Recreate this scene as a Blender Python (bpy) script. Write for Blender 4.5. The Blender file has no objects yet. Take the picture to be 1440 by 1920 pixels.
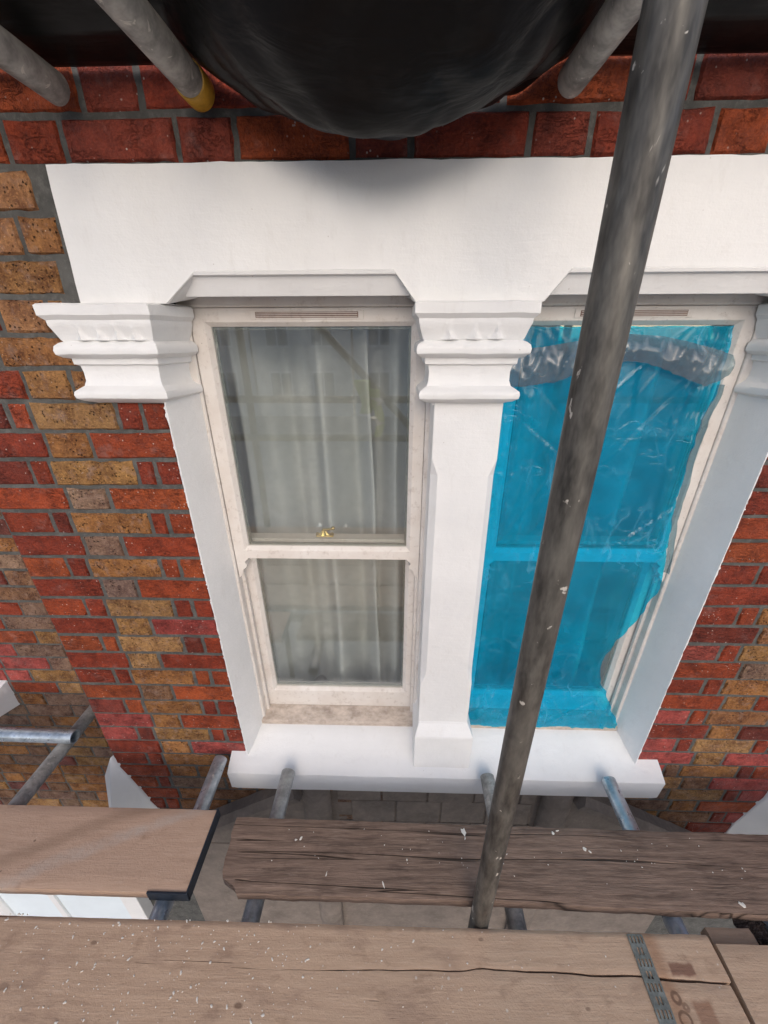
import bpy, bmesh, math, random
from mathutils import Vector, Matrix, noise
R = math.radians
SC = bpy.context.scene
COL = SC.collection
random.seed(7)

# ------------------------------------------------------------------ camera
PITCH, YAW, ROLL = R(24.75), R(1.5), R(-0.2)
CAM = Vector((0.0, -0.986, 5.0))
_f = Vector((0, math.cos(PITCH), -math.sin(PITCH)))
_u = Vector((0, math.sin(PITCH), math.cos(PITCH)))
_x = Vector((1, 0, 0))
_x, _u = _x * math.cos(ROLL) + _u * math.sin(ROLL), _u * math.cos(ROLL) - _x * math.sin(ROLL)
_Z = Matrix.Rotation(YAW, 3, 'Z')
_x, _u, _f = _Z @ _x, _Z @ _u, _Z @ _f
cd = bpy.data.cameras.new('camera')
cd.sensor_fit = 'VERTICAL'; cd.sensor_height = 36.0
cd.lens = 36.0 * 721.0 / 1920.0
cd.clip_start = 0.02; cd.clip_end = 500.0
cam = bpy.data.objects.new('camera', cd); COL.objects.link(cam)
m = Matrix.Identity(4)
for i in range(3):
    m[i][0] = _x[i]; m[i][1] = _u[i]; m[i][2] = -_f[i]; m[i][3] = CAM[i]
cam.matrix_world = m
SC.camera = cam

# ------------------------------------------------------------------ sky, sun, exposure
SUN_EL, SUN_AZ = 28.0, 174.0          # degrees; azimuth clockwise from +Y (north): light comes from the front, a little from the right
w = bpy.data.worlds.new('World'); SC.world = w; w.use_nodes = True
nt = w.node_tree
bg = nt.nodes['Background']
sky = nt.nodes.new('ShaderNodeTexSky'); sky.sky_type = 'NISHITA'; sky.sun_disc = False
sky.sun_elevation = R(SUN_EL); sky.sun_rotation = R(SUN_AZ); sky.dust_density = 2.0; sky.air_density = 0.7; sky.ozone_density = 0.6
nt.links.new(sky.outputs[0], bg.inputs[0]); bg.inputs[1].default_value = 0.15
sd = bpy.data.lights.new('sun', 'SUN'); sd.energy = 0.55; sd.angle = R(85); sd.color = (1.0, 0.93, 0.83)
sun = bpy.data.objects.new('sun', sd); COL.objects.link(sun)
az, el = R(SUN_AZ), R(SUN_EL)
to_sun = Vector((math.sin(az) * math.cos(el), math.cos(az) * math.cos(el), math.sin(el)))
sun.rotation_euler = to_sun.to_track_quat('Z', 'Y').to_euler(); sun.location = (-3, -8, 9)
SC.view_settings.view_transform = 'Standard'; SC.view_settings.look = 'None'
SC.view_settings.gamma = 1.0; SC.view_settings.use_curve_mapping = False
SC.view_settings.exposure = 0.68
SC.cycles.max_bounces = 7; SC.cycles.diffuse_bounces = 3; SC.cycles.glossy_bounces = 3; SC.cycles.transmission_bounces = 3; SC.cycles.transparent_max_bounces = 12

# ------------------------------------------------------------------ helpers
def seen(x, y, z, mar=0):
    d = Vector((x, y, z)) - CAM
    c = d.dot(_f)
    if c < 0.02: return False
    px = 720 + 721 * d.dot(_x) / c; py = 960 - 721 * d.dot(_u) / c
    return -mar < px < 1440 + mar and -mar < py < 1920 + mar

def nz(x, y=0.0, z=0.0, s=1.0):
    return noise.noise(Vector((x * s, y * s, z * s)))

class MB:
    def __init__(s): s.v = []; s.f = []
    def add(s, vs, fs):
        o = len(s.v); s.v += [tuple(v) for v in vs]; s.f += [tuple(i + o for i in f) for f in fs]; return s
    def box(s, x0, x1, y0, y1, z0, z1):
        return s.add([(x0,y0,z0),(x1,y0,z0),(x1,y1,z0),(x0,y1,z0),(x0,y0,z1),(x1,y0,z1),(x1,y1,z1),(x0,y1,z1)],
                     [(0,3,2,1),(4,5,6,7),(0,1,5,4),(1,2,6,5),(2,3,7,6),(3,0,4,7)])
    def tube(s, a, b, r, n=20, ri=None, wob=0.0):
        a, b = Vector(a), Vector(b); d = (b - a); L = d.length; d.normalize()
        t = d.orthogonal().normalized(); q = d.cross(t)
        k = max(1, int(L / 0.12)) if wob else 1
        vs = []; fs = []
        for i in range(k + 1):
            c = a + d * (L * i / k)
            for j in range(n):
                an = 2 * math.pi * j / n
                rr = r * (1 + wob * nz(c.x * 9 + j, c.y * 9, c.z * 9))
                vs.append(c + (t * math.cos(an) + q * math.sin(an)) * rr)
        for i in range(k):
            for j in range(n):
                fs.append((i*n+j, i*n+(j+1)%n, (i+1)*n+(j+1)%n, (i+1)*n+j))
        if ri:
            o = len(vs)
            for c in (a, b):
                for j in range(n):
                    an = 2 * math.pi * j / n
                    vs.append(c + (t * math.cos(an) + q * math.sin(an)) * ri)
            for j in range(n):
                fs.append((o+j, o+n+j, o+n+(j+1)%n, o+(j+1)%n))
                fs.append((j, o+j, o+(j+1)%n, (j+1)%n))
                fs.append((k*n+j, k*n+(j+1)%n, o+n+(j+1)%n, o+n+j))
        else:
            fs.append(tuple(range(n))[::-1]); fs.append(tuple(range(k*n, k*n+n)))
        return s.add(vs, fs)
    def loft(s, rings, closed=True, caps=True):
        n = len(rings[0]); vs = [p for r in rings for p in r]; fs = []
        for i in range(len(rings) - 1):
            for j in range(n if closed else n - 1):
                fs.append((i*n+j, i*n+(j+1)%n, (i+1)*n+(j+1)%n, (i+1)*n+j))
        if caps and closed:
            fs.append(tuple(range(n))[::-1]); fs.append(tuple(range((len(rings)-1)*n, len(rings)*n)))
        return s.add(vs, fs)
    def grid(s, nx, ny, fn):
        vs = [fn(i / nx, j / ny) for j in range(ny + 1) for i in range(nx + 1)]
        fs = [(j*(nx+1)+i, j*(nx+1)+i+1, (j+1)*(nx+1)+i+1, (j+1)*(nx+1)+i) for j in range(ny) for i in range(nx)]
        return s.add(vs, fs)
    def mesh(s, name, mat, bevel=0.0, smooth=False, seg=2):
        me = bpy.data.meshes.new(name); me.from_pydata(s.v, [], s.f)
        bm = bmesh.new(); bm.from_mesh(me)
        bmesh.ops.recalc_face_normals(bm, faces=bm.faces)
        if bevel:
            es = [e for e in bm.edges if len(e.link_faces) == 2 and e.calc_face_angle(0) > 0.5]
            bmesh.ops.bevel(bm, geom=es, offset=bevel, segments=seg, affect='EDGES', profile=0.5, clamp_overlap=True)
        bm.to_mesh(me); bm.free()
        if smooth:
            for p in me.polygons: p.use_smooth = True
            try: me.set_sharp_from_angle(angle=R(38))
            except Exception: pass
        me.materials.append(mat)
        return me
    def build(s, name, mat, parent=None, bevel=0.0, smooth=False, seg=2):
        return link(name, s.mesh(name, mat, bevel, smooth, seg), parent)

def link(name, data, parent=None):
    o = bpy.data.objects.new(name, data); COL.objects.link(o)
    if parent: o.parent = parent
    return o
def tag(o, label, cat, group=None, kind=None):
    o['label'] = label; o['category'] = cat
    if group: o['group'] = group
    if kind: o['kind'] = kind
    return o
def thing(name, label, cat, group=None):
    return tag(link(name, None), label, cat, group, 'thing')

# ------------------------------------------------------------------ materials
class NT:
    def __init__(s, name):
        s.m = bpy.data.materials.new(name); s.m.use_nodes = True
        s.t = s.m.node_tree; s.b = s.t.nodes['Principled BSDF']; s.out = s.t.nodes['Material Output']
        s.geo = s.t.nodes.new('ShaderNodeNewGeometry')
        s.pos = s.geo.outputs['Position']
    def n(s, ty, **kw):
        o = s.t.nodes.new(ty)
        for k, v in kw.items(): setattr(o, k, v)
        return o
    def l(s, a, b): s.t.links.new(a, b)
    def setv(s, sock, v):
        if hasattr(v, 'links'): s.l(v, sock)
        else: sock.default_value = v
    def mapv(s, sc=(1,1,1), loc=(0,0,0), rot=(0,0,0), src=None):
        o = s.n('ShaderNodeMapping'); s.l(src or s.pos, o.inputs[0])
        o.inputs[1].default_value = loc; o.inputs[2].default_value = rot; o.inputs[3].default_value = sc
        return o.outputs[0]
    def noise(s, scale, detail=4, rough=.55, vec=None, dist=0.0):
        o = s.n('ShaderNodeTexNoise'); s.l(vec or s.pos, o.inputs['Vector'])
        o.inputs['Scale'].default_value = scale; o.inputs['Detail'].default_value = min(detail, 3.5)
        o.inputs['Roughness'].default_value = rough; o.inputs['Distortion'].default_value = dist
        return o.outputs[0]
    def vor(s, scale, vec=None, feature='F1', out='Distance', rnd=1.0):
        o = s.n('ShaderNodeTexVoronoi', feature=feature); s.l(vec or s.pos, o.inputs['Vector'])
        o.inputs['Scale'].default_value = scale; o.inputs['Randomness'].default_value = rnd
        return o.outputs[out]
    def ramp(s, fac, stops):
        o = s.n('ShaderNodeValToRGB'); s.l(fac, o.inputs[0])
        e = o.color_ramp.elements
        while len(e) < len(stops): e.new(0.5)
        for q, (p, c) in zip(e, stops):
            q.position = p; q.color = (c, c, c, 1) if isinstance(c, (int, float)) else (*c, 1)
        return o.outputs[0]
    def step(s, fac, a, b):
        o = s.n('ShaderNodeMapRange'); s.l(fac, o.inputs[0]); o.interpolation_type = 'SMOOTHSTEP'
        o.inputs[1].default_value = a; o.inputs[2].default_value = b
        return o.outputs[0]
    def math(s, op, a, b=0.0):
        o = s.n('ShaderNodeMath', operation=op); s.setv(o.inputs[0], a); s.setv(o.inputs[1], b)
        return o.outputs[0]
    def mix(s, fac, a, b, mode='MIX'):
        o = s.n('ShaderNodeMix', data_type='RGBA', blend_type=mode)
        s.setv(o.inputs[0], fac)
        for k, v in ((6, a), (7, b)):
            if isinstance(v, tuple): v = (*v, 1) if len(v) == 3 else v
            s.setv(o.inputs[k], v)
        return o.outputs[2]
    def bump(s, h, strength=.3, dist=.002, prev=None):
        o = s.n('ShaderNodeBump'); s.l(h, o.inputs['Height'])
        o.inputs['Strength'].default_value = strength; o.inputs['Distance'].default_value = dist
        if prev is not None: s.l(prev, o.inputs['Normal'])
        return o.outputs[0]
    def fin(s, col=None, rough=None, metal=None, normal=None, spec=None):
        if col is not None: s.setv(s.b.inputs['Base Color'], (*col, 1) if isinstance(col, tuple) else col)
        if rough is not None: s.setv(s.b.inputs['Roughness'], rough)
        if metal is not None: s.setv(s.b.inputs['Metallic'], metal)
        if spec is not None: s.setv(s.b.inputs['Specular IOR Level'], spec)
        if normal is not None: s.l(normal, s.b.inputs['Normal'])
        return s.m
    def sep(s, v=None):
        o = s.n('ShaderNodeSeparateXYZ'); s.l(v or s.pos, o.inputs[0]); return o.outputs

def m_red():
    t = NT('red_brick'); oi = t.n('ShaderNodeObjectInfo')
    off = t.n('ShaderNodeVectorMath', operation='ADD'); t.l(t.pos, off.inputs[0])
    cx = t.n('ShaderNodeCombineXYZ'); t.l(t.math('MULTIPLY', oi.outputs['Random'], 37.0), cx.inputs[0]); t.l(cx.outputs[0], off.inputs[1])
    p = off.outputs[0]
    big = t.noise(22, 5, .6, p); fine = t.noise(160, 5, .65, p)
    c = t.mix(t.ramp(big, [(.3, 0.0), (.72, 1.0)]), oi.outputs['Color'], t.mix(1.0, oi.outputs['Color'], (.42, .36, .38), 'MULTIPLY'))
    c = t.mix(t.math('MULTIPLY', t.ramp(fine, [(.45, 0.0), (.7, 1.0)]), .45), c, t.mix(1.0, oi.outputs['Color'], (1.35, 1.5, 1.4), 'MULTIPLY'))
    crease = t.noise(26, 6, .7, t.mapv((1, 1, 2.2), src=p), 1.2)
    cr = t.ramp(t.math('ABSOLUTE', t.math('SUBTRACT', crease, .5)), [(0.0, 1.0), (.022, 0.0)])
    crm = t.math('MULTIPLY', cr, t.ramp(t.noise(9, 2, .5, p), [(.48, 0.0), (.6, 1.0)]))
    c = t.mix(t.math('MULTIPLY', crm, .28), c, (.035, .012, .01))
    soot = t.ramp(t.noise(38, 5, .75, p), [(.50, 0.0), (.72, .55)]); c = t.mix(soot, c, (.075, .02, .014))
    sp = t.vor(75, p); spm = t.math('MULTIPLY', t.ramp(sp, [(.10, 1.0), (.17, 0.0)]), t.ramp(t.noise(14, 2, .5, p), [(.50, 0.0), (.58, 1.0)]))
    c = t.mix(t.math('MULTIPLY', spm, .75), c, (.55, .47, .42))
    eff = t.math('MULTIPLY', t.ramp(t.noise(12, 4, .7, p), [(.58, 0.0), (.75, 1.0)]), .22)
    c = t.mix(eff, c, (.42, .33, .30))
    h = t.math('ADD', t.math('MULTIPLY', t.noise(34, 5, .7, p), .9), t.math('ADD', t.math('MULTIPLY', fine, .45), t.math('MULTIPLY', crm, -.3)))
    r = t.ramp(t.noise(18, 3, .5, p), [(.35, .42), (.65, .75)])
    return t.fin(c, r, normal=t.bump(h, 1.0, .011), spec=.28)

def m_stock():
    t = NT('stock_brick'); oi = t.n('ShaderNodeObjectInfo')
    off = t.n('ShaderNodeVectorMath', operation='ADD'); t.l(t.pos, off.inputs[0])
    cx = t.n('ShaderNodeCombineXYZ'); t.l(t.math('MULTIPLY', oi.outputs['Random'], 53.0), cx.inputs[2]); t.l(cx.outputs[0], off.inputs[1])
    p = off.outputs[0]
    big = t.noise(16, 5, .65, p); fine = t.noise(130, 6, .7, p)
    c = t.mix(t.ramp(big, [(.35, 0.0), (.65, 1.0)]), oi.outputs['Color'], t.mix(1.0, oi.outputs['Color'], (.40, .33, .36), 'MULTIPLY'))
    c = t.mix(t.ramp(t.noise(33, 4, .6, p), [(.52, 0.0), (.68, .55)]), c, (.30, .20, .155))
    c = t.mix(t.math('MULTIPLY', t.ramp(fine, [(.48, 0.0), (.68, 1.0)]), .5), c, t.mix(1.0, oi.outputs['Color'], (1.6, 1.6, 1.5), 'MULTIPLY'))
    pit = t.vor(110, p); pm = t.math('MULTIPLY', t.ramp(pit, [(.16, 1.0), (.30, 0.0)]), t.ramp(t.noise(40, 3, .6, p), [(.46, 0.0), (.58, 1.0)]))
    c = t.mix(t.math('MULTIPLY', pm, .85), c, (.03, .018, .012))
    crease = t.noise(30, 6, .7, t.mapv((1, 1, 2.0), src=p), 1.0)
    cr = t.ramp(t.math('ABSOLUTE', t.math('SUBTRACT', crease, .5)), [(0.0, 1.0), (.02, 0.0)])
    c = t.mix(t.math('MULTIPLY', cr, .35), c, (.05, .03, .02))
    sp = t.vor(90, p); spm = t.math('MULTIPLY', t.ramp(sp, [(.08, 1.0), (.15, 0.0)]), t.ramp(t.noise(11, 2, .5, p), [(.54, 0.0), (.62, 1.0)]))
    c = t.mix(t.math('MULTIPLY', spm, .7), c, (.6, .52, .45))
    h = t.math('ADD', t.math('MULTIPLY', big, .7), t.math('ADD', t.math('MULTIPLY', fine, .45), t.math('MULTIPLY', pm, -.8)))
    return t.fin(c, t.ramp(t.noise(20, 3, .5, p), [(.35, .5), (.6, .85)]), normal=t.bump(h, 1.0, .014), spec=.2)

def m_mortar():
    t = NT('mortar')
    c = t.mix(t.ramp(t.noise(14, 5, .65), [(.3, 0.0), (.7, 1.0)]), (.048, .048, .044), (.105, .103, .095))
    c = t.mix(t.ramp(t.noise(70, 4, .7), [(.5, 0.0), (.75, .5)]), c, (.19, .185, .17))
    return t.fin(c, .9, normal=t.bump(t.math('ADD', t.noise(60, 5, .7), t.math('MULTIPLY', t.noise(300, 3, .6), .4)), .7, .003))

def m_white(name='white_masonry_paint', tint=(.82, .815, .80)):
    t = NT(name)
    c = t.mix(t.ramp(t.noise(5, 4, .6), [(.35, 0.0), (.7, 1.0)]), tint, tuple(v * .93 for v in tint))
    c = t.mix(t.math('MULTIPLY', t.ramp(t.noise(30, 5, .7, t.mapv((1, 1, .35))), [(.58, 0.0), (.78, 1.0)]), .22), c, (.58, .55, .51))
    spk = t.math('MULTIPLY', t.ramp(t.vor(28), [(.025, 1.0), (.05, 0.0)]), t.ramp(t.noise(7, 1), [(.55, 0.0), (.6, 1.0)]))
    c = t.mix(t.math('MULTIPLY', spk, .55), c, (.35, .30, .26))
    brush = t.noise(40, 4, .6, t.mapv((1, 1, 1)))
    br2 = t.noise(14, 5, .6, t.mapv((1.0, 1, 7)))
    h = t.math('ADD', t.math('MULTIPLY', brush, .5), t.math('ADD', t.math('MULTIPLY', br2, .35), t.math('MULTIPLY', t.noise(260, 3, .6), .18)))
    return t.fin(c, t.ramp(t.noise(9, 3), [(.3, .42), (.7, .6)]), normal=t.bump(h, .55, .005))

def m_dusty():
    t = NT('dusty_window_paint')
    c = t.mix(t.ramp(t.noise(9, 5, .65), [(.32, 0.0), (.7, 1.0)]), (.74, .70, .655), (.65, .59, .535))
    z = t.mapv((1, 1, 1))
    c = t.mix(t.math('MULTIPLY', t.ramp(t.noise(45, 6, .75), [(.55, 0.0), (.75, 1.0)]), .5), c, (.36, .29, .24))
    spk = t.math('MULTIPLY', t.ramp(t.vor(60), [(.05, 1.0), (.09, 0.0)]), t.ramp(t.noise(12, 1), [(.55, 0.0), (.62, 1.0)]))
    c = t.mix(t.math('MULTIPLY', spk, .7), c, (.16, .12, .10))
    return t.fin(c, .55, normal=t.bump(t.noise(90, 4, .6), .15, .002))

def m_cill():
    t = NT('dirty_timber_cill')
    c = t.mix(t.ramp(t.noise(14, 6, .7, t.mapv((1, 2, 2))), [(.3, 0.0), (.7, 1.0)]), (.62, .53, .45), (.30, .24, .195))
    c = t.mix(t.ramp(t.noise(60, 5, .7), [(.5, 0.0), (.8, .6)]), c, (.66, .58, .52))
    return t.fin(c, .7, normal=t.bump(t.noise(80, 4, .6), .25, .003))

def m_glass():
    t = NT('window_glass'); t.t.nodes.remove(t.b)
    lw = t.n('ShaderNodeLayerWeight'); lw.inputs[0].default_value = .5
    f = t.math('ADD', .11, t.math('MULTIPLY', t.math('POWER', lw.outputs['Facing'], 5.0), .9))
    tr = t.n('ShaderNodeBsdfTransparent'); tr.inputs[0].default_value = (.94, .955, .94, 1)
    gl = t.n('ShaderNodeBsdfGlossy'); gl.inputs['Roughness'].default_value = 0.01; gl.inputs[0].default_value = (1, 1, 1, 1)
    gl2 = t.bump(t.noise(3, 1), .02, .01); t.l(gl2, gl.inputs['Normal'])
    mx = t.n('ShaderNodeMixShader'); t.l(f, mx.inputs[0]); t.l(tr.outputs[0], mx.inputs[1]); t.l(gl.outputs[0], mx.inputs[2])
    # thin film of building dust on the pane
    df = t.n('ShaderNodeBsdfDiffuse'); df.inputs[0].default_value = (.62, .62, .58, 1)
    d = t.math('ADD', .035, t.math('MULTIPLY', t.ramp(t.noise(6, 5, .7), [(.45, 0.0), (.8, 1.0)]), .10))
    m2 = t.n('ShaderNodeMixShader'); t.l(d, m2.inputs[0]); t.l(mx.outputs[0], m2.inputs[1]); t.l(df.outputs[0], m2.inputs[2])
    t.l(m2.outputs[0], t.out.inputs[0]); return t.m

def m_film(name, tcol, dcol, dens, rough=.18, white=(.62, .86, .95)):
    t = NT(name); t.t.nodes.remove(t.b)
    tr = t.n('ShaderNodeBsdfTransparent'); tr.inputs[0].default_value = (*tcol, 1)
    df = t.n('ShaderNodeBsdfDiffuse'); df.inputs[0].default_value = (*dcol, 1)
    tl = t.n('ShaderNodeBsdfTranslucent'); tl.inputs[0].default_value = (*dcol, 1)
    gl = t.n('ShaderNodeBsdfGlossy'); gl.inputs['Roughness'].default_value = rough
    n1 = t.noise(7, 2, .5, t.mapv((1.6, 1, .7), (0, 0, 0), (0, .5, 0)), .15); n2 = t.noise(15, 2, .5, t.mapv((.8, 1, 1.5), (3, 0, 0), (0, -.6, 0)), .2)
    r1 = t.ramp(t.math('ABSOLUTE', t.math('SUBTRACT', n1, .5)), [(0.0, 1.0), (.03, 0.0)]); r2 = t.ramp(t.math('ABSOLUTE', t.math('SUBTRACT', n2, .5)), [(0.0, 1.0), (.03, 0.0)])
    msk = t.ramp(t.noise(5, 2), [(.42, .1), (.6, 1.0)])
    rid = t.math('MULTIPLY', t.math('MAXIMUM', r1, t.math('MULTIPLY', r2, .7)), msk)
    b = t.bump(t.math('ADD', t.math('MULTIPLY', rid, .6), t.math('MULTIPLY', t.noise(10, 2), .6)), .5, .003)
    for s_ in (df, gl, tl): t.l(b, s_.inputs['Normal'])
    a = t.n('ShaderNodeMixShader'); a.inputs[0].default_value = .15; t.l(df.outputs[0], a.inputs[1]); t.l(tl.outputs[0], a.inputs[2])
    wc = t.mix(t.math('MULTIPLY', rid, .22), dcol, white); t.l(wc, df.inputs[0])
    dens = t.math('ADD', dens, t.math('MULTIPLY', rid, .12))
    mm = t.n('ShaderNodeMixShader'); t.l(t.math('ADD', dens, t.math('MULTIPLY', t.ramp(t.noise(7, 5, .65), [(.4, 0.0), (.75, 1.0)]), .18)), mm.inputs[0])
    t.l(tr.outputs[0], mm.inputs[1]); t.l(a.outputs[0], mm.inputs[2])
    lw = t.n('ShaderNodeLayerWeight'); lw.inputs[0].default_value = .5; t.l(b, lw.inputs['Normal'])
    f = t.math('ADD', .05, t.math('MULTIPLY', t.math('POWER', lw.outputs['Facing'], 5.0), .6))
    fx = t.n('ShaderNodeMixShader'); t.l(f, fx.inputs[0]); t.l(mm.outputs[0], fx.inputs[1]); t.l(gl.outputs[0], fx.inputs[2])
    t.l(fx.outputs[0], t.out.inputs[0]); return t.m

def m_wood(name, base, dark, pale, seed=0.0, specks=0.5, cracks=0.5, extra=None, grain=1.0):
    t = NT(name)
    v = t.mapv((.9, 14, 14), (seed, seed * 1.7, 0))
    warp = t.noise(2.2, 3, .5, t.mapv((1, 1, 1), (seed, 0, 0)))
    gv = t.n('ShaderNodeVectorMath', operation='ADD'); t.l(v, gv.inputs[0])
    cx = t.n('ShaderNodeCombineXYZ'); t.l(t.math('MULTIPLY', warp, .45), cx.inputs[1]); t.l(cx.outputs[0], gv.inputs[1])
    g = t.noise(6, 6, .62, gv.outputs[0]); g2 = t.noise(22, 5, .6, gv.outputs[0])
    dk = tuple(b_ + (d_ - b_) * grain for b_, d_ in zip(base, dark))
    c = t.mix(t.ramp(g, [(.32, 0.0), (.68, 1.0)]), dk, base)
    c = t.mix(t.ramp(g2, [(.5, 0.0), (.75, .55)]), c, pale)
    dust = t.ramp(t.noise(4.5, 6, .65, t.mapv((1, 1.6, 1), (seed * 3, 0, 0))), [(.42, 0.0), (.72, .7)])
    c = t.mix(dust, c, base)
    fib = t.noise(60, 3, .7, t.mapv((.25, 9, 9), (seed, 1, 0)))
    c = t.mix(t.math('MULTIPLY', t.ramp(fib, [(.5, 0.0), (.66, 1.0)]), .45 * max(.15, grain * 1.6 - .6)), c, dk)
    blot = t.math('MULTIPLY', t.ramp(t.noise(16, 5, .7, t.mapv((1, 1.5, 1), (seed * 5, 2, 0))), [(.58, 0.0), (.74, 1.0)]), .5)
    c = t.mix(blot, c, dark)
    # shakes: long thin splits along the grain
    ck = t.noise(1.6, 2.5, .5, t.mapv((.22, 11, 1), (seed * 2, seed, 0)), .2)
    ckl = t.ramp(t.math('ABSOLUTE', t.math('SUBTRACT', ck, .5)), [(0.0, 1.0), (.010, 0.0)])
    ckm = t.math('MULTIPLY', ckl, t.ramp(t.noise(3.2, 3, .6, t.mapv((1, 2, 1), (seed, 5, 0))), [(.72 - .3 * cracks, 0.0), (.80 - .3 * cracks, 1.0)]))
    c = t.mix(t.math('MULTIPLY', ckm, .88), c, (.018, .012, .009))
    for sc, lim, sd in ((75, .17, 0.0), (34, .13, 3.0)):
        sv = t.mapv((1, 1, 1), (sd + seed, sd, 0))
        sp = t.math('MULTIPLY', t.ramp(t.vor(sc, sv), [(lim * .6, 1.0), (lim, 0.0)]),
                    t.ramp(t.noise(5 + sc * .12, 3, .6, sv), [(.68 - .16 * specks, 0.0), (.73 - .16 * specks, 1.0)]))
        c = t.mix(t.math('MULTIPLY', sp, .8), c, (.64, .57, .48))
    if extra: c = extra(t, c)
    h = t.math('ADD', t.math('MULTIPLY', g, .5 * grain), t.math('ADD', t.math('MULTIPLY', g2, .3 * grain), t.math('MULTIPLY', ckm, -1.3)))
    h = t.math('ADD', h, t.math('MULTIPLY', t.noise(180, 4, .7), .25))
    return t.fin(c, t.ramp(t.noise(12, 3), [(.3, .7), (.7, .9)]), normal=t.bump(h, .8, .005), spec=.2)

def m_tube(name, base, dark, metal, rough, flecks=.5, seed=0.0, sc=(1, 1, 1)):
    t = NT(name)
    v = t.mapv(sc, (seed, seed, seed))
    c = t.mix(t.ramp(t.noise(28, 6, .7, v), [(.34, 0.0), (.66, 1.0)]), dark, base)
    c = t.mix(t.ramp(t.noise(8, 4, .6, v), [(.5, 0.0), (.75, .55)]), c, tuple(min(1, x * 1.35) for x in base))
    fl = t.math('MULTIPLY', t.ramp(t.noise(40, 5, .65, t.mapv((1, 1, .7), (seed, 0, 0)), .6), [(.70 - .05 * flecks, 0.0), (.73 - .05 * flecks, 1.0)]), .8)
    c = t.mix(fl, c, (.56, .52, .46))
    me = t.math('MULTIPLY', t.math('SUBTRACT', 1.0, fl), metal)
    return t.fin(c, t.ramp(t.noise(40, 4, .6, v), [(.3, rough - .1), (.7, rough + .18)]), me, t.bump(t.noise(120, 4, .6, v), .2, .002))

def m_plain(name, c, rough=.6, metal=0.0, var=.25, scale=30, bump=.2):
    t = NT(name)
    cc = t.mix(t.ramp(t.noise(scale, 5, .65), [(.3, 0.0), (.7, 1.0)]), c, tuple(v * (1 - var) for v in c))
    return t.fin(cc, rough, metal, t.bump(t.noise(scale * 4, 4, .6), bump, .002))

def m_tarp():
    t = NT('black_polythene')
    rib = t.n('ShaderNodeTexWave', wave_type='BANDS', bands_direction='Y'); t.l(t.mapv((1, 1, 1)), rib.inputs[0])
    rib.inputs['Scale'].default_value = 38; rib.inputs['Distortion'].default_value = 1.2; rib.inputs['Detail'].default_value = 2
    dust = t.ramp(t.noise(9, 6, .7, t.mapv((1, 2.5, 1))), [(.52, 0.0), (.8, 1.0)])
    c = t.mix(t.math('MULTIPLY', dust, .35), (.004, .004, .0043), (.028, .028, .027))
    h = t.math('ADD', t.math('MULTIPLY', rib.outputs[1], .012), t.math('ADD', t.noise(9, 4, .55, t.mapv((.5, 3, 3)), .5), t.math('MULTIPLY', t.noise(60, 3, .5), .08)))
    return t.fin(c, t.ramp(t.noise(20, 4), [(.3, .30), (.7, .5)]), normal=t.bump(h, .4, .008), spec=.22)

def m_stone():
    t = NT('dusty_painted_stone')
    c = t.mix(t.ramp(t.noise(10, 6, .68), [(.32, 0.0), (.7, 1.0)]), (.24, .20, .17), (.15, .123, .105))
    c = t.mix(t.ramp(t.noise(50, 5, .7), [(.5, 0.0), (.78, .5)]), c, (.30, .255, .22))
    return t.fin(c, .9, normal=t.bump(t.math('ADD', t.noise(25, 6, .7), t.math('MULTIPLY', t.noise(120, 4, .7), .5)), .5, .006))

def m_curtain():
    t = NT('curtain_voile'); t.t.nodes.remove(t.b)
    v = t.mapv((1, 1, 1))
    df = t.n('ShaderNodeBsdfDiffuse'); tl = t.n('ShaderNodeBsdfTranslucent')
    c = t.mix(t.noise(14, 4), (.66, .675, .67), (.56, .58, .575)); t.l(c, df.inputs[0]); t.l(c, tl.inputs[0])
    mx = t.n('ShaderNodeMixShader'); mx.inputs[0].default_value = .08; t.l(df.outputs[0], mx.inputs[1]); t.l(tl.outputs[0], mx.inputs[2])
    t.l(mx.outputs[0], t.out.inputs[0]); return t.m

def ply_extra(t, c):
    # light streak painted across the board as a pale diagonal band, darker scuffs
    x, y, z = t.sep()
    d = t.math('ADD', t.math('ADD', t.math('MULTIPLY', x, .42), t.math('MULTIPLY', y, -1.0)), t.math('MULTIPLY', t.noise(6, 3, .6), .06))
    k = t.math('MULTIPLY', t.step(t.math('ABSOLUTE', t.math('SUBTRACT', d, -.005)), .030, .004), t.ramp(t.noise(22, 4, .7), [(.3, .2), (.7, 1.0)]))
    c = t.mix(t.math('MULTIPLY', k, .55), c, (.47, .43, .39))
    k2 = t.math('MULTIPLY', t.step(t.math('ABSOLUTE', t.math('SUBTRACT', d, -.075)), .035, .004), .35)
    c = t.mix(k2, c, (.20, .13, .085))
    pit = t.math('MULTIPLY', t.ramp(t.vor(24), [(.06, 1.0), (.11, 0.0)]), t.ramp(t.noise(9, 2), [(.5, 0.0), (.56, 1.0)]))
    return t.mix(t.math('MULTIPLY', pit, .7), c, (.10, .065, .045))
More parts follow.
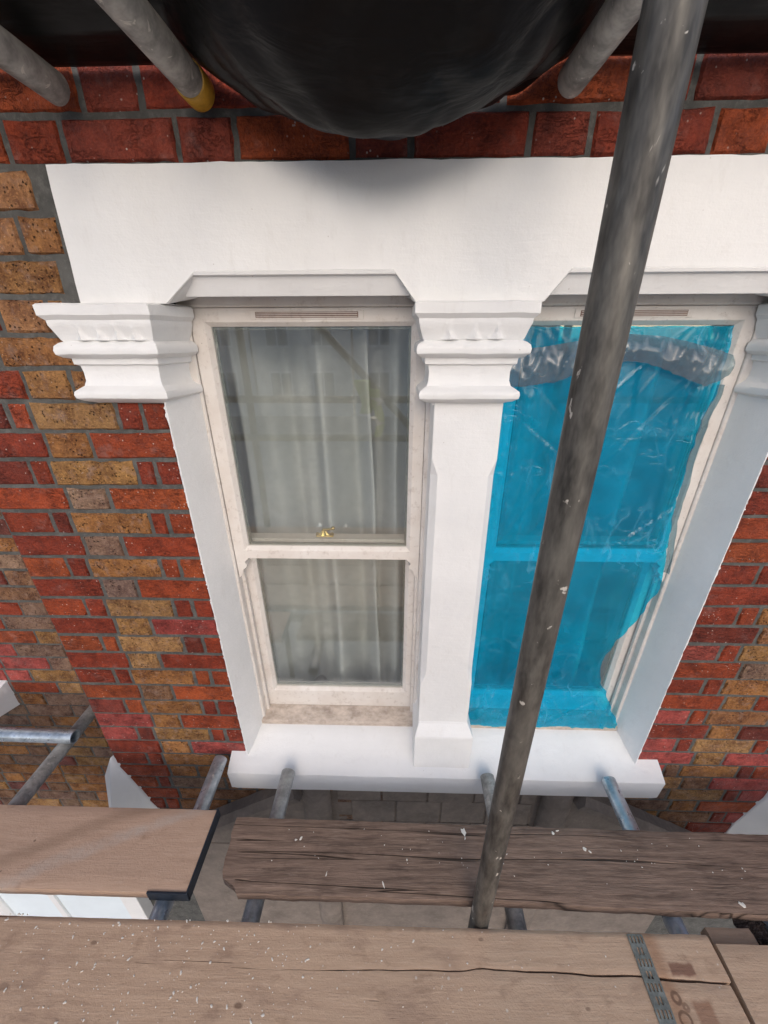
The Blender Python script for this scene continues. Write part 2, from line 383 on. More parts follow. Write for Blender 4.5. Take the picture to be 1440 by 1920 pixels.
def near_extra(t, c):
    # rust stain beside the nail plate, wet stain, ring marks left on the timber
    x, y, z = t.sep()
    wob = t.math('MULTIPLY', t.math('SUBTRACT', t.noise(40, 4, .6), .5), .012)
    def blob(x0, x1, y0, y1, soft=.006):
        a = t.math('MULTIPLY', t.step(t.math('ADD', x, wob), x0 - soft, x0 + soft), t.step(t.math('ADD', x, wob), x1 + soft, x1 - soft))
        b = t.math('MULTIPLY', t.step(t.math('ADD', y, wob), y0 - soft, y0 + soft), t.step(t.math('ADD', y, wob), y1 + soft, y1 - soft))
        return t.math('MULTIPLY', a, b)
    c = t.mix(t.math('MULTIPLY', blob(.665, .70, -.70, -.50, .018), .55), c, (.30, .145, .075))
    c = t.mix(t.math('MULTIPLY', blob(.705, .765, -.582, -.561, .004), .75), c, (.155, .065, .045))
    c = t.mix(t.math('MULTIPLY', blob(.722, .765, -.72, -.622, .006), .6), c, (.235, .10, .055))
    def ring(cx, cy, r, w_, k):
        dx = t.math('SUBTRACT', x, cx); dy = t.math('MULTIPLY', t.math('SUBTRACT', y, cy), 1.0)
        d = t.math('SQRT', t.math('ADD', t.math('MULTIPLY', dx, dx), t.math('MULTIPLY', dy, dy)))
        d = t.math('ADD', d, t.math('MULTIPLY', wob, .15))
        return t.math('MULTIPLY', t.step(t.math('ABSOLUTE', t.math('SUBTRACT', d, r)), w_, w_ * .3), k)
    def knot(cx, cy, a, b, k):
        dx = t.math('DIVIDE', t.math('SUBTRACT', x, cx), a); dy = t.math('DIVIDE', t.math('SUBTRACT', y, cy), b)
        d = t.math('ADD', t.math('SQRT', t.math('ADD', t.math('MULTIPLY', dx, dx), t.math('MULTIPLY', dy, dy))), t.math('MULTIPLY', wob, 30.0))
        return t.math('MULTIPLY', t.step(d, 1.15, .55), k)
    for kx, ky, a, b, k in ((-.36, -.655, .012, .006, .7), (.24, -.530, .008, .004, .5), (-.78, -.560, .010, .005, .6), (.47, -.640, .007, .004, .5), (-.55, -.525, .016, .005, .35), (.08, -.62, .03, .006, .25), (-.95, -.64, .02, .008, .4)):
        c = t.mix(knot(kx, ky, a, b, k), c, (.13, .075, .05))
    sm = t.math('MULTIPLY', t.ramp(t.noise(7, 5, .7, t.mapv((1, 1.8, 1), (4, 4, 0), (0, 0, .4))), [(.54, 0.0), (.70, 1.0)]), .40)
    c = t.mix(sm, c, (.27, .175, .13))
    c = t.mix(ring(.691, -.651, .0125, .004, .75), c, (.13, .075, .05))
    c = t.mix(ring(.690, -.618, .0085, .005, .75), c, (.14, .08, .055))
    c = t.mix(ring(.704, -.632, .005, .005, .6), c, (.16, .09, .06))
    return c

M = dict(red=m_red(), stock=m_stock(), mortar=m_mortar(), white=m_white(), dusty=m_dusty(), cill=m_cill(), glass=m_glass(),
         film=m_film('blue_protective_film', (.04, .70, .95), (.0, .51, .82), .17),
         flap=m_film('peeled_grey_film', (.42, .62, .70), (.25, .265, .26), .30, .14, (.5, .52, .5)),
         tarp=m_tarp(), stone=m_stone(), curtain=m_curtain(),
         near=m_wood('dusty_scaffold_board', (.54, .38, .265), (.27, .17, .11), (.61, .45, .335), 1.3, .5, .3, near_extra, .38),
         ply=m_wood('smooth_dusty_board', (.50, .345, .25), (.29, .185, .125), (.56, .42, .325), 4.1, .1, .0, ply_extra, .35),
         old=m_wood('weathered_scaffold_board', (.27, .185, .14), (.085, .058, .045), (.40, .295, .235), 7.7, .15, 1.25),
         rot=m_wood('rotten_timber', (.10, .07, .055), (.03, .02, .018), (.30, .26, .23), 2.2, .1, 1.0),
         std=m_tube('weathered_steel_tube', (.135, .125, .108), (.034, .031, .027), .25, .46, 0.6, 0.0, (1.6, 1.6, .45)),
         galv=m_tube('galvanised_tube', (.42, .43, .43), (.22, .225, .225), .6, .42, .5, 3.0),
         newgalv=m_tube('bright_galvanised_tube', (.55, .60, .64), (.30, .34, .37), .7, .32, .35, 5.0),
         dusttube=m_tube('dusty_tube', (.40, .38, .35), (.17, .165, .155), .25, .5, 1.2, 8.0),
         band=m_plain('blue_black_band', (.022, .030, .045), .5, .2, .4),
         yellow=m_plain('yellow_plastic', (.62, .34, .035), .45, 0, .35, 60),
         brass=m_plain('polished_brass', (.62, .47, .18), .18, 1.0, .2, 50, .05),
         vent=m_plain('brown_vent', (.26, .15, .11), .6, 0, .4, 90),
         dark=m_plain('dark_gap', (.02, .018, .016), .8),
         plate=m_plain('galvanised_plate', (.30, .32, .29), .5, .5, .45, 70),
         room=m_plain('room_plaster', (.55, .53, .50), .9),
         ground=m_plain('paving', (.40, .395, .38), .9, 0, .3, 3),
         sheet=m_plain('sky_reflection_pane', (.80, .88, .92), .5, 0, .08, 4),  # pane's sky reflection put into its colour
         steel=m_plain('black_steel', (.04, .04, .042), .5, .6),
         hivis=m_plain('hi_vis_standin_fabric', (.42, .60, .04), .7), silver=m_plain('standin_reflective_tape', (.55, .56, .55), .35, .3),
         splash=m_plain('paint_splash', (.82, .78, .70), .6, 0, .2, 200))

# ------------------------------------------------------------------ the ground
g = MB().grid(8, 8, lambda u, v: (-150 + 300 * u, -150 + 300 * v, 0)).build('ground', M['ground']); g['kind'] = 'structure'

# ------------------------------------------------------------------ brickwork
CH = 0.0774; Z0 = 4.771
def brick_mesh(name, wd, seed, mat, rough):
    h = CH - 0.0105; d = 0.055
    nx = max(3, int(wd / 0.026)); nz_ = 4
    rnd = random.Random(seed)
    o = rnd.uniform(0, 90)
    mb = MB()
    jit = [[rnd.uniform(-1, 1) for _ in range(4)] for _ in range(2)]
    def fn(u, v):
        # rounded rim: outermost ring dips back into the joint
        ru = min(u, 1 - u) * nx; rv = min(v, 1 - v) * nz_
        rim = 1.0 if min(ru, rv) < .5 else 0.0
        x = (u - .5) * wd; z = (v - .5) * h
        e = 0.0034 if rough else 0.0019
        if ru < .5: x += e * (nz(o, v * 5 + u * 30) * 1.6)
        if rv < .5: z += e * (nz(u * wd * 40, o + v * 30) * 1.6)
        inset = 0.0
        y = (0.0055 if rim else 0.0) + (.0018 if rough else .0009) * nz(x * 30 + o, z * 30, 3)
        if not rim:
            # first inner ring sits close to the rim so the arris is tight
            if .5 <= ru < 1.5: x = math.copysign(wd / 2 - 0.0045, x)
            if .5 <= rv < 1.5: z = math.copysign(h / 2 - 0.004, z)
        return (x, y, z)
    mb.grid(nx, nz_, fn)
    # sides go back into the bed
    n1 = nx + 1
    ring = [i for i in range(n1)] + [j * n1 + nx for j in range(1, nz_ + 1)] + [nz_ * n1 + i for i in range(nx - 1, -1, -1)] + [j * n1 for j in range(nz_ - 1, 0, -1)]
    base = len(mb.v)
    for i in ring: x, y, z = mb.v[i]; mb.v.append((x, d, z))
    k = len(ring)
    for i in range(k): mb.f.append((ring[i], ring[(i + 1) % k], base + (i + 1) % k, base + i))
    return mb.mesh(name, mat, smooth=True)
CLS = {'s': 0.2145, 'h': 0.102, 'c': 0.046}
BM = {}
for c_, wd in CLS.items():
    for q in range(7):
        BM['red', c_, q] = brick_mesh('brick_red', wd, 11 * q + ord(c_), M['red'], False)
        BM['stock', c_, q] = brick_mesh('brick_stock', wd, 17 * q + 5 + ord(c_), M['stock'], True)
REDS = [(.28, .044, .015), (.23, .034, .014), (.32, .056, .017), (.17, .028, .014), (.255, .038, .015), (.35, .072, .020)]
PINK = (.40, .075, .060)
STOCKS = [(.32, .17, .060), (.30, .135, .045), (.22, .115, .060), (.36, .20, .080), (.22, .135, .092), (.30, .135, .055), (.25, .16, .105), (.33, .15, .05)]
brng = random.Random(3)
def put(parent, spill, x0, x1, k, Y, kind, force_stuff=False, colr=None, mar=40):
    """one brick between x0 and x1 (joint to joint) in course k"""
    wd = x1 - x0 - 0.0105
    if wd < .018: return
    c_ = min(CLS, key=lambda q: abs(CLS[q] - wd))
    me = BM[kind, c_, brng.randrange(7)]
    xc = (x0 + x1) / 2; zc = Z0 + (k + .5) * CH
    col = colr or brng.choice(REDS if kind == 'red' else STOCKS)
    f = brng.uniform(.85, 1.15)
    yy = Y + brng.uniform(-.0018, .0018)
    sx = wd / CLS[c_]; flip = brng.choice((1, -1))
    rot = brng.uniform(-.012, .012) if wd > .08 else brng.uniform(-.02, .02)
    vis = any(seen(x, Y, z, mar) for x in (x0, xc, x1) for z in (zc - .035, zc + .035))
    if force_stuff or not vis:
        spill[kind].append((me, xc, yy, zc, sx, (*[v * f for v in col], 1))); return
    o = link('brick', me, parent)
    o.location = (xc, yy, zc); o.scale = (sx, 1, brng.uniform(.975, 1.02)); o.rotation_euler = (brng.uniform(-.02, .02), rot, brng.uniform(-.006, .006))
    o.color = (*[v * f for v in col], 1)
    return o
def spill_build(parent, spill):
    for kind, L in spill.items():
        if not L: continue
        mb = MB()
        for me, x, y, z, sx, col in L:
            mb.add([(v.co.x * sx + x, v.co.y + y, v.co.z + z) for v in me.vertices], [tuple(p.vertices) for p in me.polygons])
        o = mb.build('outer_bricks', M[kind], parent, smooth=True); o['kind'] = 'stuff'; o.color = (*(REDS[0] if kind == 'red' else STOCKS[0]), 1)

XL, XR = -1.148, 1.548           # bay corners
JL, JR = -0.577, 0.955           # outer edges of the white jambs
wall = thing('brick_wall', 'red and yellow brick wall of the bay around the white window surround', 'wall')
mb = MB()
for bx in ((XL + .004, -.5735, .0045, .3, 0, 6.3), (.9525, XR - .004, .0045, .3, 0, 6.3), (-.5735, .9525, .0045, .3, 0, 3.36), (-.5735, .9525, .0045, .3, 5.3, 6.3)):
    mb.box(*bx)
mb.box(XL + .004, XL + .05, .3, .31, 0, 6.3); mb.box(XR - .05, XR - .004, .3, .31, 0, 6.3)
mb.build('mortar_bed', M['mortar'], wall)
sp = {'red': [], 'stock': []}
SPECIAL = {('L', -17, 2): PINK, ('L', -9, 2): (.36, .062, .05), ('L', -15, 0): PINK, ('R', -17, 0): PINK, ('R', -17, 2): PINK, ('R', -18, 0): PINK, ('R', -20, 4): PINK,
           ('R', -19, 2): PINK, ('R', -14, 0): PINK, ('R', -16, 0): PINK, ('R', -21, 4): PINK, ('R', -22, 4): PINK, ('L', -7, 1): (.2, .13, .1), ('R', -10, 0): (.34, .07, .05), ('L', -16, 0): PINK, ('L', -14, 0): (.3, .06, .04)}
def jit(v): return v + brng.uniform(-.006, .006)
for k in range(-30, 10):
    A = (k % 2 != 0)
    if k >= 7: continue
    if A: cuts = [0, .222, .338, .571]; kinds = ['red', 'stock', 'red']
    else: cuts = [0, .145, .208, .438, .497, .571] if k < 1 else [0, .118, .178, .40, .571]; kinds = ['red', 'red', 'stock', 'red', 'red'] if k < 1 else ['red', 'red', 'stock', 'stock']
    cuts = [cuts[0]] + [jit(c) for c in cuts[1:-1]] + [cuts[-1]]
    # left of the window
    lim = JL if k < 0 or k < 1 else (-.762 if k < 4 else -.722)
    if k >= 1:
        kinds = ['red', 'stock', 'stock'] if A else ['red', 'red', 'stock', 'stock']
        if k >= 3: kinds[0] = 'stock' if k % 3 else 'red'
    below = k <= -18
    for i, kd in enumerate(kinds):
        a, b = XL + cuts[i], XL + cuts[i + 1]
        if k >= 1:
            if a > lim - .03: continue
            b = min(b, lim)
            if kd == 'stock': ochre = brng.choice([(.34, .185, .06), (.36, .165, .06), (.30, .15, .055), (.38, .19, .085)])
        if below and i >= 1 and not (A and i == 0): kd = 'stock' if i >= (1 if A else 2) else 'red'
        put(wall, sp, a, b, k, 0.0, kd, colr=ochre if (k >= 1 and kd == 'stock') else SPECIAL.get(('L', k, i)))
    # right of the window (mirrored)
    for i, kd in enumerate(['red', 'stock', 'red'] if A else ['red', 'red', 'stock', 'red', 'red']):
        cc = [0, .225, .338, .593] if A else [0, .132, .194, .42, .48, .593]
        if k > 0: continue
        if below:
            kd = ['stock', 'stock', 'red'][i] if A else ['stock', 'stock', 'stock', 'red', 'red'][i]
        put(wall, sp, JR + cc[i], JR + cc[i + 1], k, 0.0, kd, colr=SPECIAL.get(('R', k, i)))
    if k >= 1:
        x = 1.16 if k < 4 else 1.11
        for wd in ((.1125, .225) if A else (.225, .1125)):
            put(wall, sp, x, min(x + wd, XR), k, 0.0, 'stock'); x += wd
        if x < XR - .03: put(wall, sp, x, XR, k, 0.0, 'red')
    # between, under the sill
    if k <= -19:
        x = JL
        while x < JR - .02:
            wd = .225 if (int((x - JL) * 40) % 3) else .1125
            x1 = min(x + wd, JR)
            if x < -.2 or x > .55: put(wall, sp, x, x1, k, 0.0, 'stock')
            x = x1
# two red courses over the lintel, then more hidden above the sheeting
for k in range(7, 19):
    x = -1.548 if k % 2 else -1.498 + .06
    head = True if k % 2 else False
    x = (-.433 - 3 * .3465) if k % 2 else (-.606 - 2 * .3465)
    head = True
    while x < XR:
        wd = .1165 if head else .23
        a, b = max(x, XL), min(x + wd, XR)
        if b - a > .03: put(wall, sp, a, b, k, 0.0, 'red', force_stuff=(k > 8), colr=(brng.choice([(.31, .050, .018), (.26, .040, .018), (.37, .072, .02), (.24, .045, .025)]) if k < 9 else None))
        x += wd; head = not head
spill_build(wall, sp)

# set-back wall on the left and right of the bay
YS = 0.27
for side in (0, 1):
    if side == 0:
        wl = thing('brick_wall', 'set-back yellow stock brick wall at left beyond the corner of the bay', 'wall'); a0, a1 = -3.2, -1.10
    else:
        wl = thing('brick_wall', 'set-back yellow brick wall to the right of the bay corner', 'wall'); a0, a1 = 1.52, 3.2
    MB().box(a0, a1, YS + .0045, YS + .3, 0, 6.3).build('mortar_bed', M['mortar'], wl)
    sp2 = {'red': [], 'stock': []}
    for k in range(-38, 10):
        x = a1 if side == 0 else a0
        dirn = -1 if side == 0 else 1
        head = bool(k % 2); n = 0
        while a0 + .02 < x + dirn * .02 < a1 + .001 if side == 0 else x < a1 - .02:
            wd = .1155 if head else .228
            wd += brng.uniform(-.006, .006)
            b = x + dirn * wd
            lo, hi = min(x, b), max(x, b)
            kd = 'stock'; cl = None
            if k > -18 and side == 0 and hi < -1.55 and k < 2:
                kd = 'red'
                if k in (-16, -15): cl = PINK
                elif k == -14: cl = (.36, .07, .055)
            elif brng.random() < .06: kd = 'red'; cl = (.17, .05, .035)
            if lo > a0: put(wl, sp2, lo, hi, k, YS, kd, colr=cl, mar=20, force_stuff=(side == 1 and k > -15))
            x = b; head = not head; n += 1
            if n > 14: break
    spill_build(wl, sp2)

# ------------------------------------------------------------------ neighbouring white jamb and sill on the set-back wall
nb = thing('window_surround', 'end of a white painted sill and jamb at the left edge of the photo', 'window surround')
MB().box(-2.9, -1.87, YS - .016, YS + .02, 3.50, 5.2).build('jamb', M['white'], nb, .006)
MB().loft([[(x, YS + .02, 3.54), (x, YS - .02, 3.53), (x + (.0 if x < -2 else -.03), YS - .10, 3.49), (x + (.0 if x < -2 else -.03), YS - .10, 3.39), (x, YS + .02, 3.37)] for x in (-2.9, -1.80)]).build('sill', M['white'], nb, .006)
for sx, lab in ((1, 'white painted pyramid stop on the left corner of the brick bay'), (-1, 'white painted pyramid stop on the right corner of the brick bay')):
    def X(v): return v if sx == 1 else .44 - v
    vs = [(X(-1.152), -.006, 3.43), (X(-1.255), .03, 3.25), (X(-1.265), .03, 2.7), (X(-1.205), -.075, 3.08), (X(-1.205), -.078, 2.7), (X(-1.04), -.004, 3.05), (X(-1.01), -.004, 2.7),
          (X(-1.10), .10, 3.43), (X(-1.10), .12, 2.7), (X(-1.255), .12, 3.25), (X(-1.265), .12, 2.7)]
    fs = [(0, 1, 3), (1, 2, 4, 3), (0, 3, 5), (3, 4, 6, 5), (0, 7, 9, 1), (1, 9, 10, 2), (0, 5, 7), (5, 6, 8, 7), (2, 10, 8, 6, 4), (7, 8, 10, 9)]
    o = MB().add(vs, fs).build('corner_stop', M['white'], None, .004); tag(o, lab, 'masonry stop', 'white stops on the bay corners')

# ------------------------------------------------------------------ white window surround
XM = 0.189                                   # mirror axis (centre of the mullion)
sur = thing('window_surround', 'white painted stone surround with lintel, carved capitals, mullion and sill', 'window surround')
def lintel():
    mb = MB()
    N = 90
    n1 = [(-.514, 5.066), (-.440, 5.130), (-.004, 5.130), (.046, 5.066)]
    n2 = [(2 * XM - x, z) for x, z in reversed(n1)]
    top = 5.314; xl, xr = -.708, 2 * XM + .708
    # lower outline as a function of x
    pts = [(xl - .01, 5.066)] + n1 + n2 + [(xr + .01, 5.066)]
    def low(x):
        for (a, za), (b, zb) in zip(pts, pts[1:]):
            if a <= x <= b: return za + (zb - za) * (x - a) / (b - a)
        return 5.066
    xs = sorted(set([xl + (xr - xl) * i / N for i in range(N + 1)] + [p[0] for p in n1 + n2]))
    rows = 6
    vs = []
    for j in range(rows + 1):
        for i, x in enumerate(xs):
            zb = low(x); zt = top + .0022 * nz(x * 14, 1.3) + .0012 * nz(x * 50, 4)
            v = j / rows; z = zb + (zt - zb) * v
            xx = x
            if i == 0: xx = x - .010 * (1 - v) + .003 * nz(z * 30, 9)
            vs.append((xx, -.005 - .0016 * nz(x * 5, z * 5, 2), z))
    n = len(xs); fs = [(j*n+i, j*n+i+1, (j+1)*n+i+1, (j+1)*n+i) for j in range(rows) for i in range(n - 1)]
    mb.add(vs, fs)
    # edges back to the wall: top, left and right returns
    tr = [vs[rows*n+i] for i in range(n)]
    mb.add(tr + [(x, .03, z + .001) for x, y, z in tr], [(i, i+1, n+i+1, n+i) for i in range(n - 1)])
    for i0 in (0, n - 1):
        cr = [vs[j*n+i0] for j in range(rows + 1)]
        mb.add(cr + [(x, .03, z) for x, y, z in cr], [(j, j+1, rows+2+j, rows+1+j) for j in range(rows)])
    # underside over the capitals
    for a, b in ((xl, -.514), (.046, 2 * XM - .046), (2 * XM + .514, xr)):
        mb.add([(a, -.005, 5.066), (b, -.005, 5.066), (b, .12, 5.066), (a, .12, 5.066)], [(0, 1, 2, 3)])
    # moulded soffits with their stops
    for q in (n1, [(2 * XM - x, z) for x, z in n1]):
        (ax, az_), (bx_, bz), (cx, cz), (dx, dz) = q
        s = 1 if ax < bx_ else -1
        prof = [(-.0055, 0.0, 0.0), (-.0090, -.003, -.002), (-.0075, -.009, -.006), (-.001, -.011, -.009), (.002, -.0105, -.012), (.008, -.022, -.020), (.020, -.0485, -.050), (.105, -.0425, -.055)]
        rings = []
        for y, dzz, ins in prof:
            rings.append([(ax - s * .002 + s * y * .18, y, 5.066 + .018 * max(0, y) / .1), (bx_ + s * ins * .9, y, bz + dzz), (cx - s * ins * .9, y, cz + dzz), (dx - s * y * .18, y, 5.066 + .018 * max(0, y) / .1)])
        mb.loft(rings, closed=False)
    return mb
lo = lintel().build('lintel', M['white'], sur, smooth=True)
# solid stone behind the lintel face, above the windows
MB().box(-.56, 2 * XM + .56, .106, .30, 5.09, 5.302).build('lintel_core', M['white'], sur)

# capitals: outline polygon pushed out by the moulding profile
PROF = [(5.0655, .042), (5.062, .046), (5.042, .0455), (5.036, .040), (5.032, .036), (5.022, .0355), (5.016, .0333), (5.010, .0312), (5.004, .029), (4.999, .0272), (4.995, .0258), (4.991, .0243), (4.988, .022),
        (4.985, .030), (4.979, .0375), (4.970, .040), (4.961, .0385), (4.954, .030), (4.951, .019), (4.938, .018), (4.934, .010),
        (4.920, .0075), (4.900, .008), (4.888, .012), (4.883, .020), (4.876, .029), (4.868, .031), (4.860, .029), (4.853, .019), (4.849, .006), (4.846, .0)]
def offset_poly(P, p):
    """open polyline P (list of (x,y)) offset to its left by p with mitres; ends keep their direction"""
    out = []
    nrm = []
    for (x0, y0), (x1, y1) in zip(P, P[1:]):
        L = math.hypot(x1 - x0, y1 - y0); nrm.append(((y1 - y0) / L, -(x1 - x0) / L))
    for i, (x, y) in enumerate(P):
        if i == 0: nx, ny = nrm[0]; k = 1
        elif i == len(P) - 1: nx, ny = nrm[-1]; k = 1
        else:
            ax, ay = nrm[i-1]; bx, by = nrm[i]; nx, ny = ax + bx, ay + by; L = math.hypot(nx, ny); nx /= L; ny /= L
            k = 1 / max(.4, nx * ax + ny * ay)
        out.append((x + nx * p * k, y + ny * p * k))
    return out
def densify(P, st=.02):
    out = []
    for (x0, y0), (x1, y1) in zip(P, P[1:]):
        n = max(1, int(math.hypot(x1 - x0, y1 - y0) / st))
        out += [(x0 + (x1 - x0) * i / n, y0 + (y1 - y0) * i / n) for i in range(n)]
    return out + [P[-1]]
def capital(P, flutes):
    mb = MB()
    rings = []
    Pc = [Vector(p) for p in P]
    for z, p in PROF:
        Q = offset_poly(P, p)
        D = []
        for (a, b) in zip(Q, Q[1:]):
            n = max(1, int(math.hypot(b[0] - a[0], b[1] - a[1]) / .012))
            # keep point counts equal for all rings: use the base polyline lengths
            D.append((a, b))
        pts = []
        for (a, b), (ba, bb) in zip(D, zip(P, P[1:])):
            n = max(2, int(math.hypot(bb[0] - ba[0], bb[1] - ba[1]) / .0035))
            pts += [(a[0] + (b[0] - a[0]) * i / n, a[1] + (b[1] - a[1]) * i / n) for i in range(n)]
        pts.append(Q[-1])
        if 4.9885 < z < 5.019:
            v = (5.019 - z) / .029; wd = .0020 + .0125 * v ** 3.2; am = .0045 + .0075 * v
            fr = min(p_[1] for p_ in Q) + .004
            pts = [(x, y - (am * max(math.exp(-((x - f_ + .003 * (1 - v)) / wd) ** 2) for f_ in flutes) if y < fr else 0.0)) for x, y in pts]
        rings.append([(x + .0012 * nz(x * 25, z * 40), y + .0014 * nz(x * 30, z * 30, 5), z + .0014 * nz(x * 22, y * 22, z * 10)) for x, y in pts])
    mb.loft(rings, closed=False)
    # top
    top = rings[0]; mb.add(top, [tuple(range(len(top)))])
    return mb
MUL = [(.090, .12), (.090, -.008), (.266, -.008), (.266, .12)]
IMPL = [(-.748, .012), (-.748, -.004), (-.576, -.004), (-.556, .108)]
IMPR = [(2 * XM - x, y) for x, y in reversed(IMPL)]
for P, nm, lab, fx in ((IMPL, 'capital', 'left impost capital returning into the reveal', (-.715, -.672, -.63, -.59)), (MUL, 'capital', 'capital of the central mullion', (.125, .178, .228)), (IMPR, 'capital', 'right impost capital', (.970, 1.01, 1.052, 1.095))):
    c = capital(P, fx).build(nm, M['white'], sur, smooth=True); c['label'] = lab
    yf = -.004 if P is not MUL else -.008
    # solid core
    mbc = MB()
    if P is MUL: mbc.box(.095, .262, 0.0, .118, 4.84, 5.066)
    else:
        s = 1 if P is IMPL else -1
        q = [(-.744, .03), (-.744, .0), (-.580, .0), (-.560, .11), (-.560, .13), (-.744, .13)]
        q = q if s == 1 else [(2 * XM - x, y) for x, y in q]
        mbc.loft([[(x, y, z) for x, y in q] for z in (4.848, 5.065)])
    mbc.build('core', M['white'], c)

# jambs
def jamb(s):
    mb = MB(); n = 110; rings = []
    for i in range(n + 1):
        z = 3.40 + (4.86 - 3.40) * i / n
        e = .0035 * nz(z * 30, s * 7) + .0022 * nz(z * 95, s * 3)
        P = [(JL - .001 + e, .004), (JL - .0005 + e * .8, -.010 + .002 * nz(z * 60, 2)), (JL + .006, -.0135), (-.558, .022), (-.536, .098), (-.534, .13)]
        if s < 0: P = [(2 * XM - x - (0.0 if x < -.56 else -.002), y) for x, y in P]
        rings.append([(x, y + .0008 * nz(z * 12, x * 40), z) for x, y in P])
    return mb.loft(rings, closed=False)
jamb(1).build('jamb', M['white'], sur, smooth=True)
jamb(-1).build('jamb', M['white'], sur, smooth=True)
# mullion shaft with stopped chamfers
def shaft():
    mb = MB(); rings = []
    for z, c in ((4.852, .002), (4.70, .002), (4.655, .019), (3.94, .019), (3.905, .013), (3.885, .002), (3.70, .002), (3.682, .002)):
        x0, x1, y0 = .100, .271 + .012 * (4.85 - z) / 1.17, -.004
        rings.append([(x0, .125, z), (x0, y0 + c * 1.0, z), (x0 + c, y0, z), (x1 - c, y0, z), (x1, y0 + c, z), (x1, .125, z)])
    return mb.loft(rings)
shaft().build('mullion_shaft', M['white'], sur, .003)
def plinth():
    mb = MB(); rings = []
    for z, x0, x1, y0 in ((3.688, .102, .284, -.004), (3.680, .101, .285, -.007), (3.642, .087, .302, -.034), (3.634, .086, .303, -.036), (3.44, .087, .302, -.036)):
        rings.append([(x0, .12, z), (x0, y0, z), (x1, y0, z), (x1, .12, z)])
    return mb.loft(rings)
plinth().build('mullion_plinth', M['white'], sur, .003)
# sill
def sill():
    mb = MB(); n = 70; rings = []
    x0, x1 = -.640, 1.042
    for i in range(n + 1):
        u = i / n; x = x0 + (x1 - x0) * u
        e = .003 * nz(x * 6, 3) + .0012 * nz(x * 22, 8)
        end = 0.0
        if i == 0 or i == n: end = .004
        rings.append([(x, .15, 3.531), (x, .084, 3.529 + e * .3), (x, .05, 3.510 + e * .5), (x, -.02, 3.474 + e * .5), (x, -.058, 3.456 + e - end), (x, -.066, 3.449 + e - end),
                      (x, -.068 + end, 3.425 + e), (x, -.064 + end, 3.352 + e * .7), (x, -.058, 3.345 + e * .7), (x, .0, 3.34), (x, .15, 3.34)])
    return mb.loft(rings)
sill().build('sill', M['white'], sur, smooth=True)
# ragged cut-in paint spilling over the brick edge
def ragged(s):
    mb = MB(); rnd = random.Random(5 + s)
    for i in range(80):
        z = rnd.uniform(3.48, 4.84); r = rnd.uniform(.002, .0065)
        x = (JL - .001) if s > 0 else (JR + .002)
        pts = [(x + s * (-r * rnd.uniform(.5, 1.6)) * math.cos(a) * rnd.uniform(.6, 1.2), -.0022, z + r * rnd.uniform(1, 2.2) * math.sin(a)) for a in [k * math.pi / 4 for k in range(8)]]
        c = len(pts); back = [(px, .003, pz) for px, py, pz in pts]
        mb.add(pts + back, [tuple(range(c))] + [(k, (k + 1) % c, c + (k + 1) % c, c + k) for k in range(c)])
    o = mb.build('paint_overlap', M['white'], sur); o['kind'] = 'stuff'
ragged(1); ragged(-1)

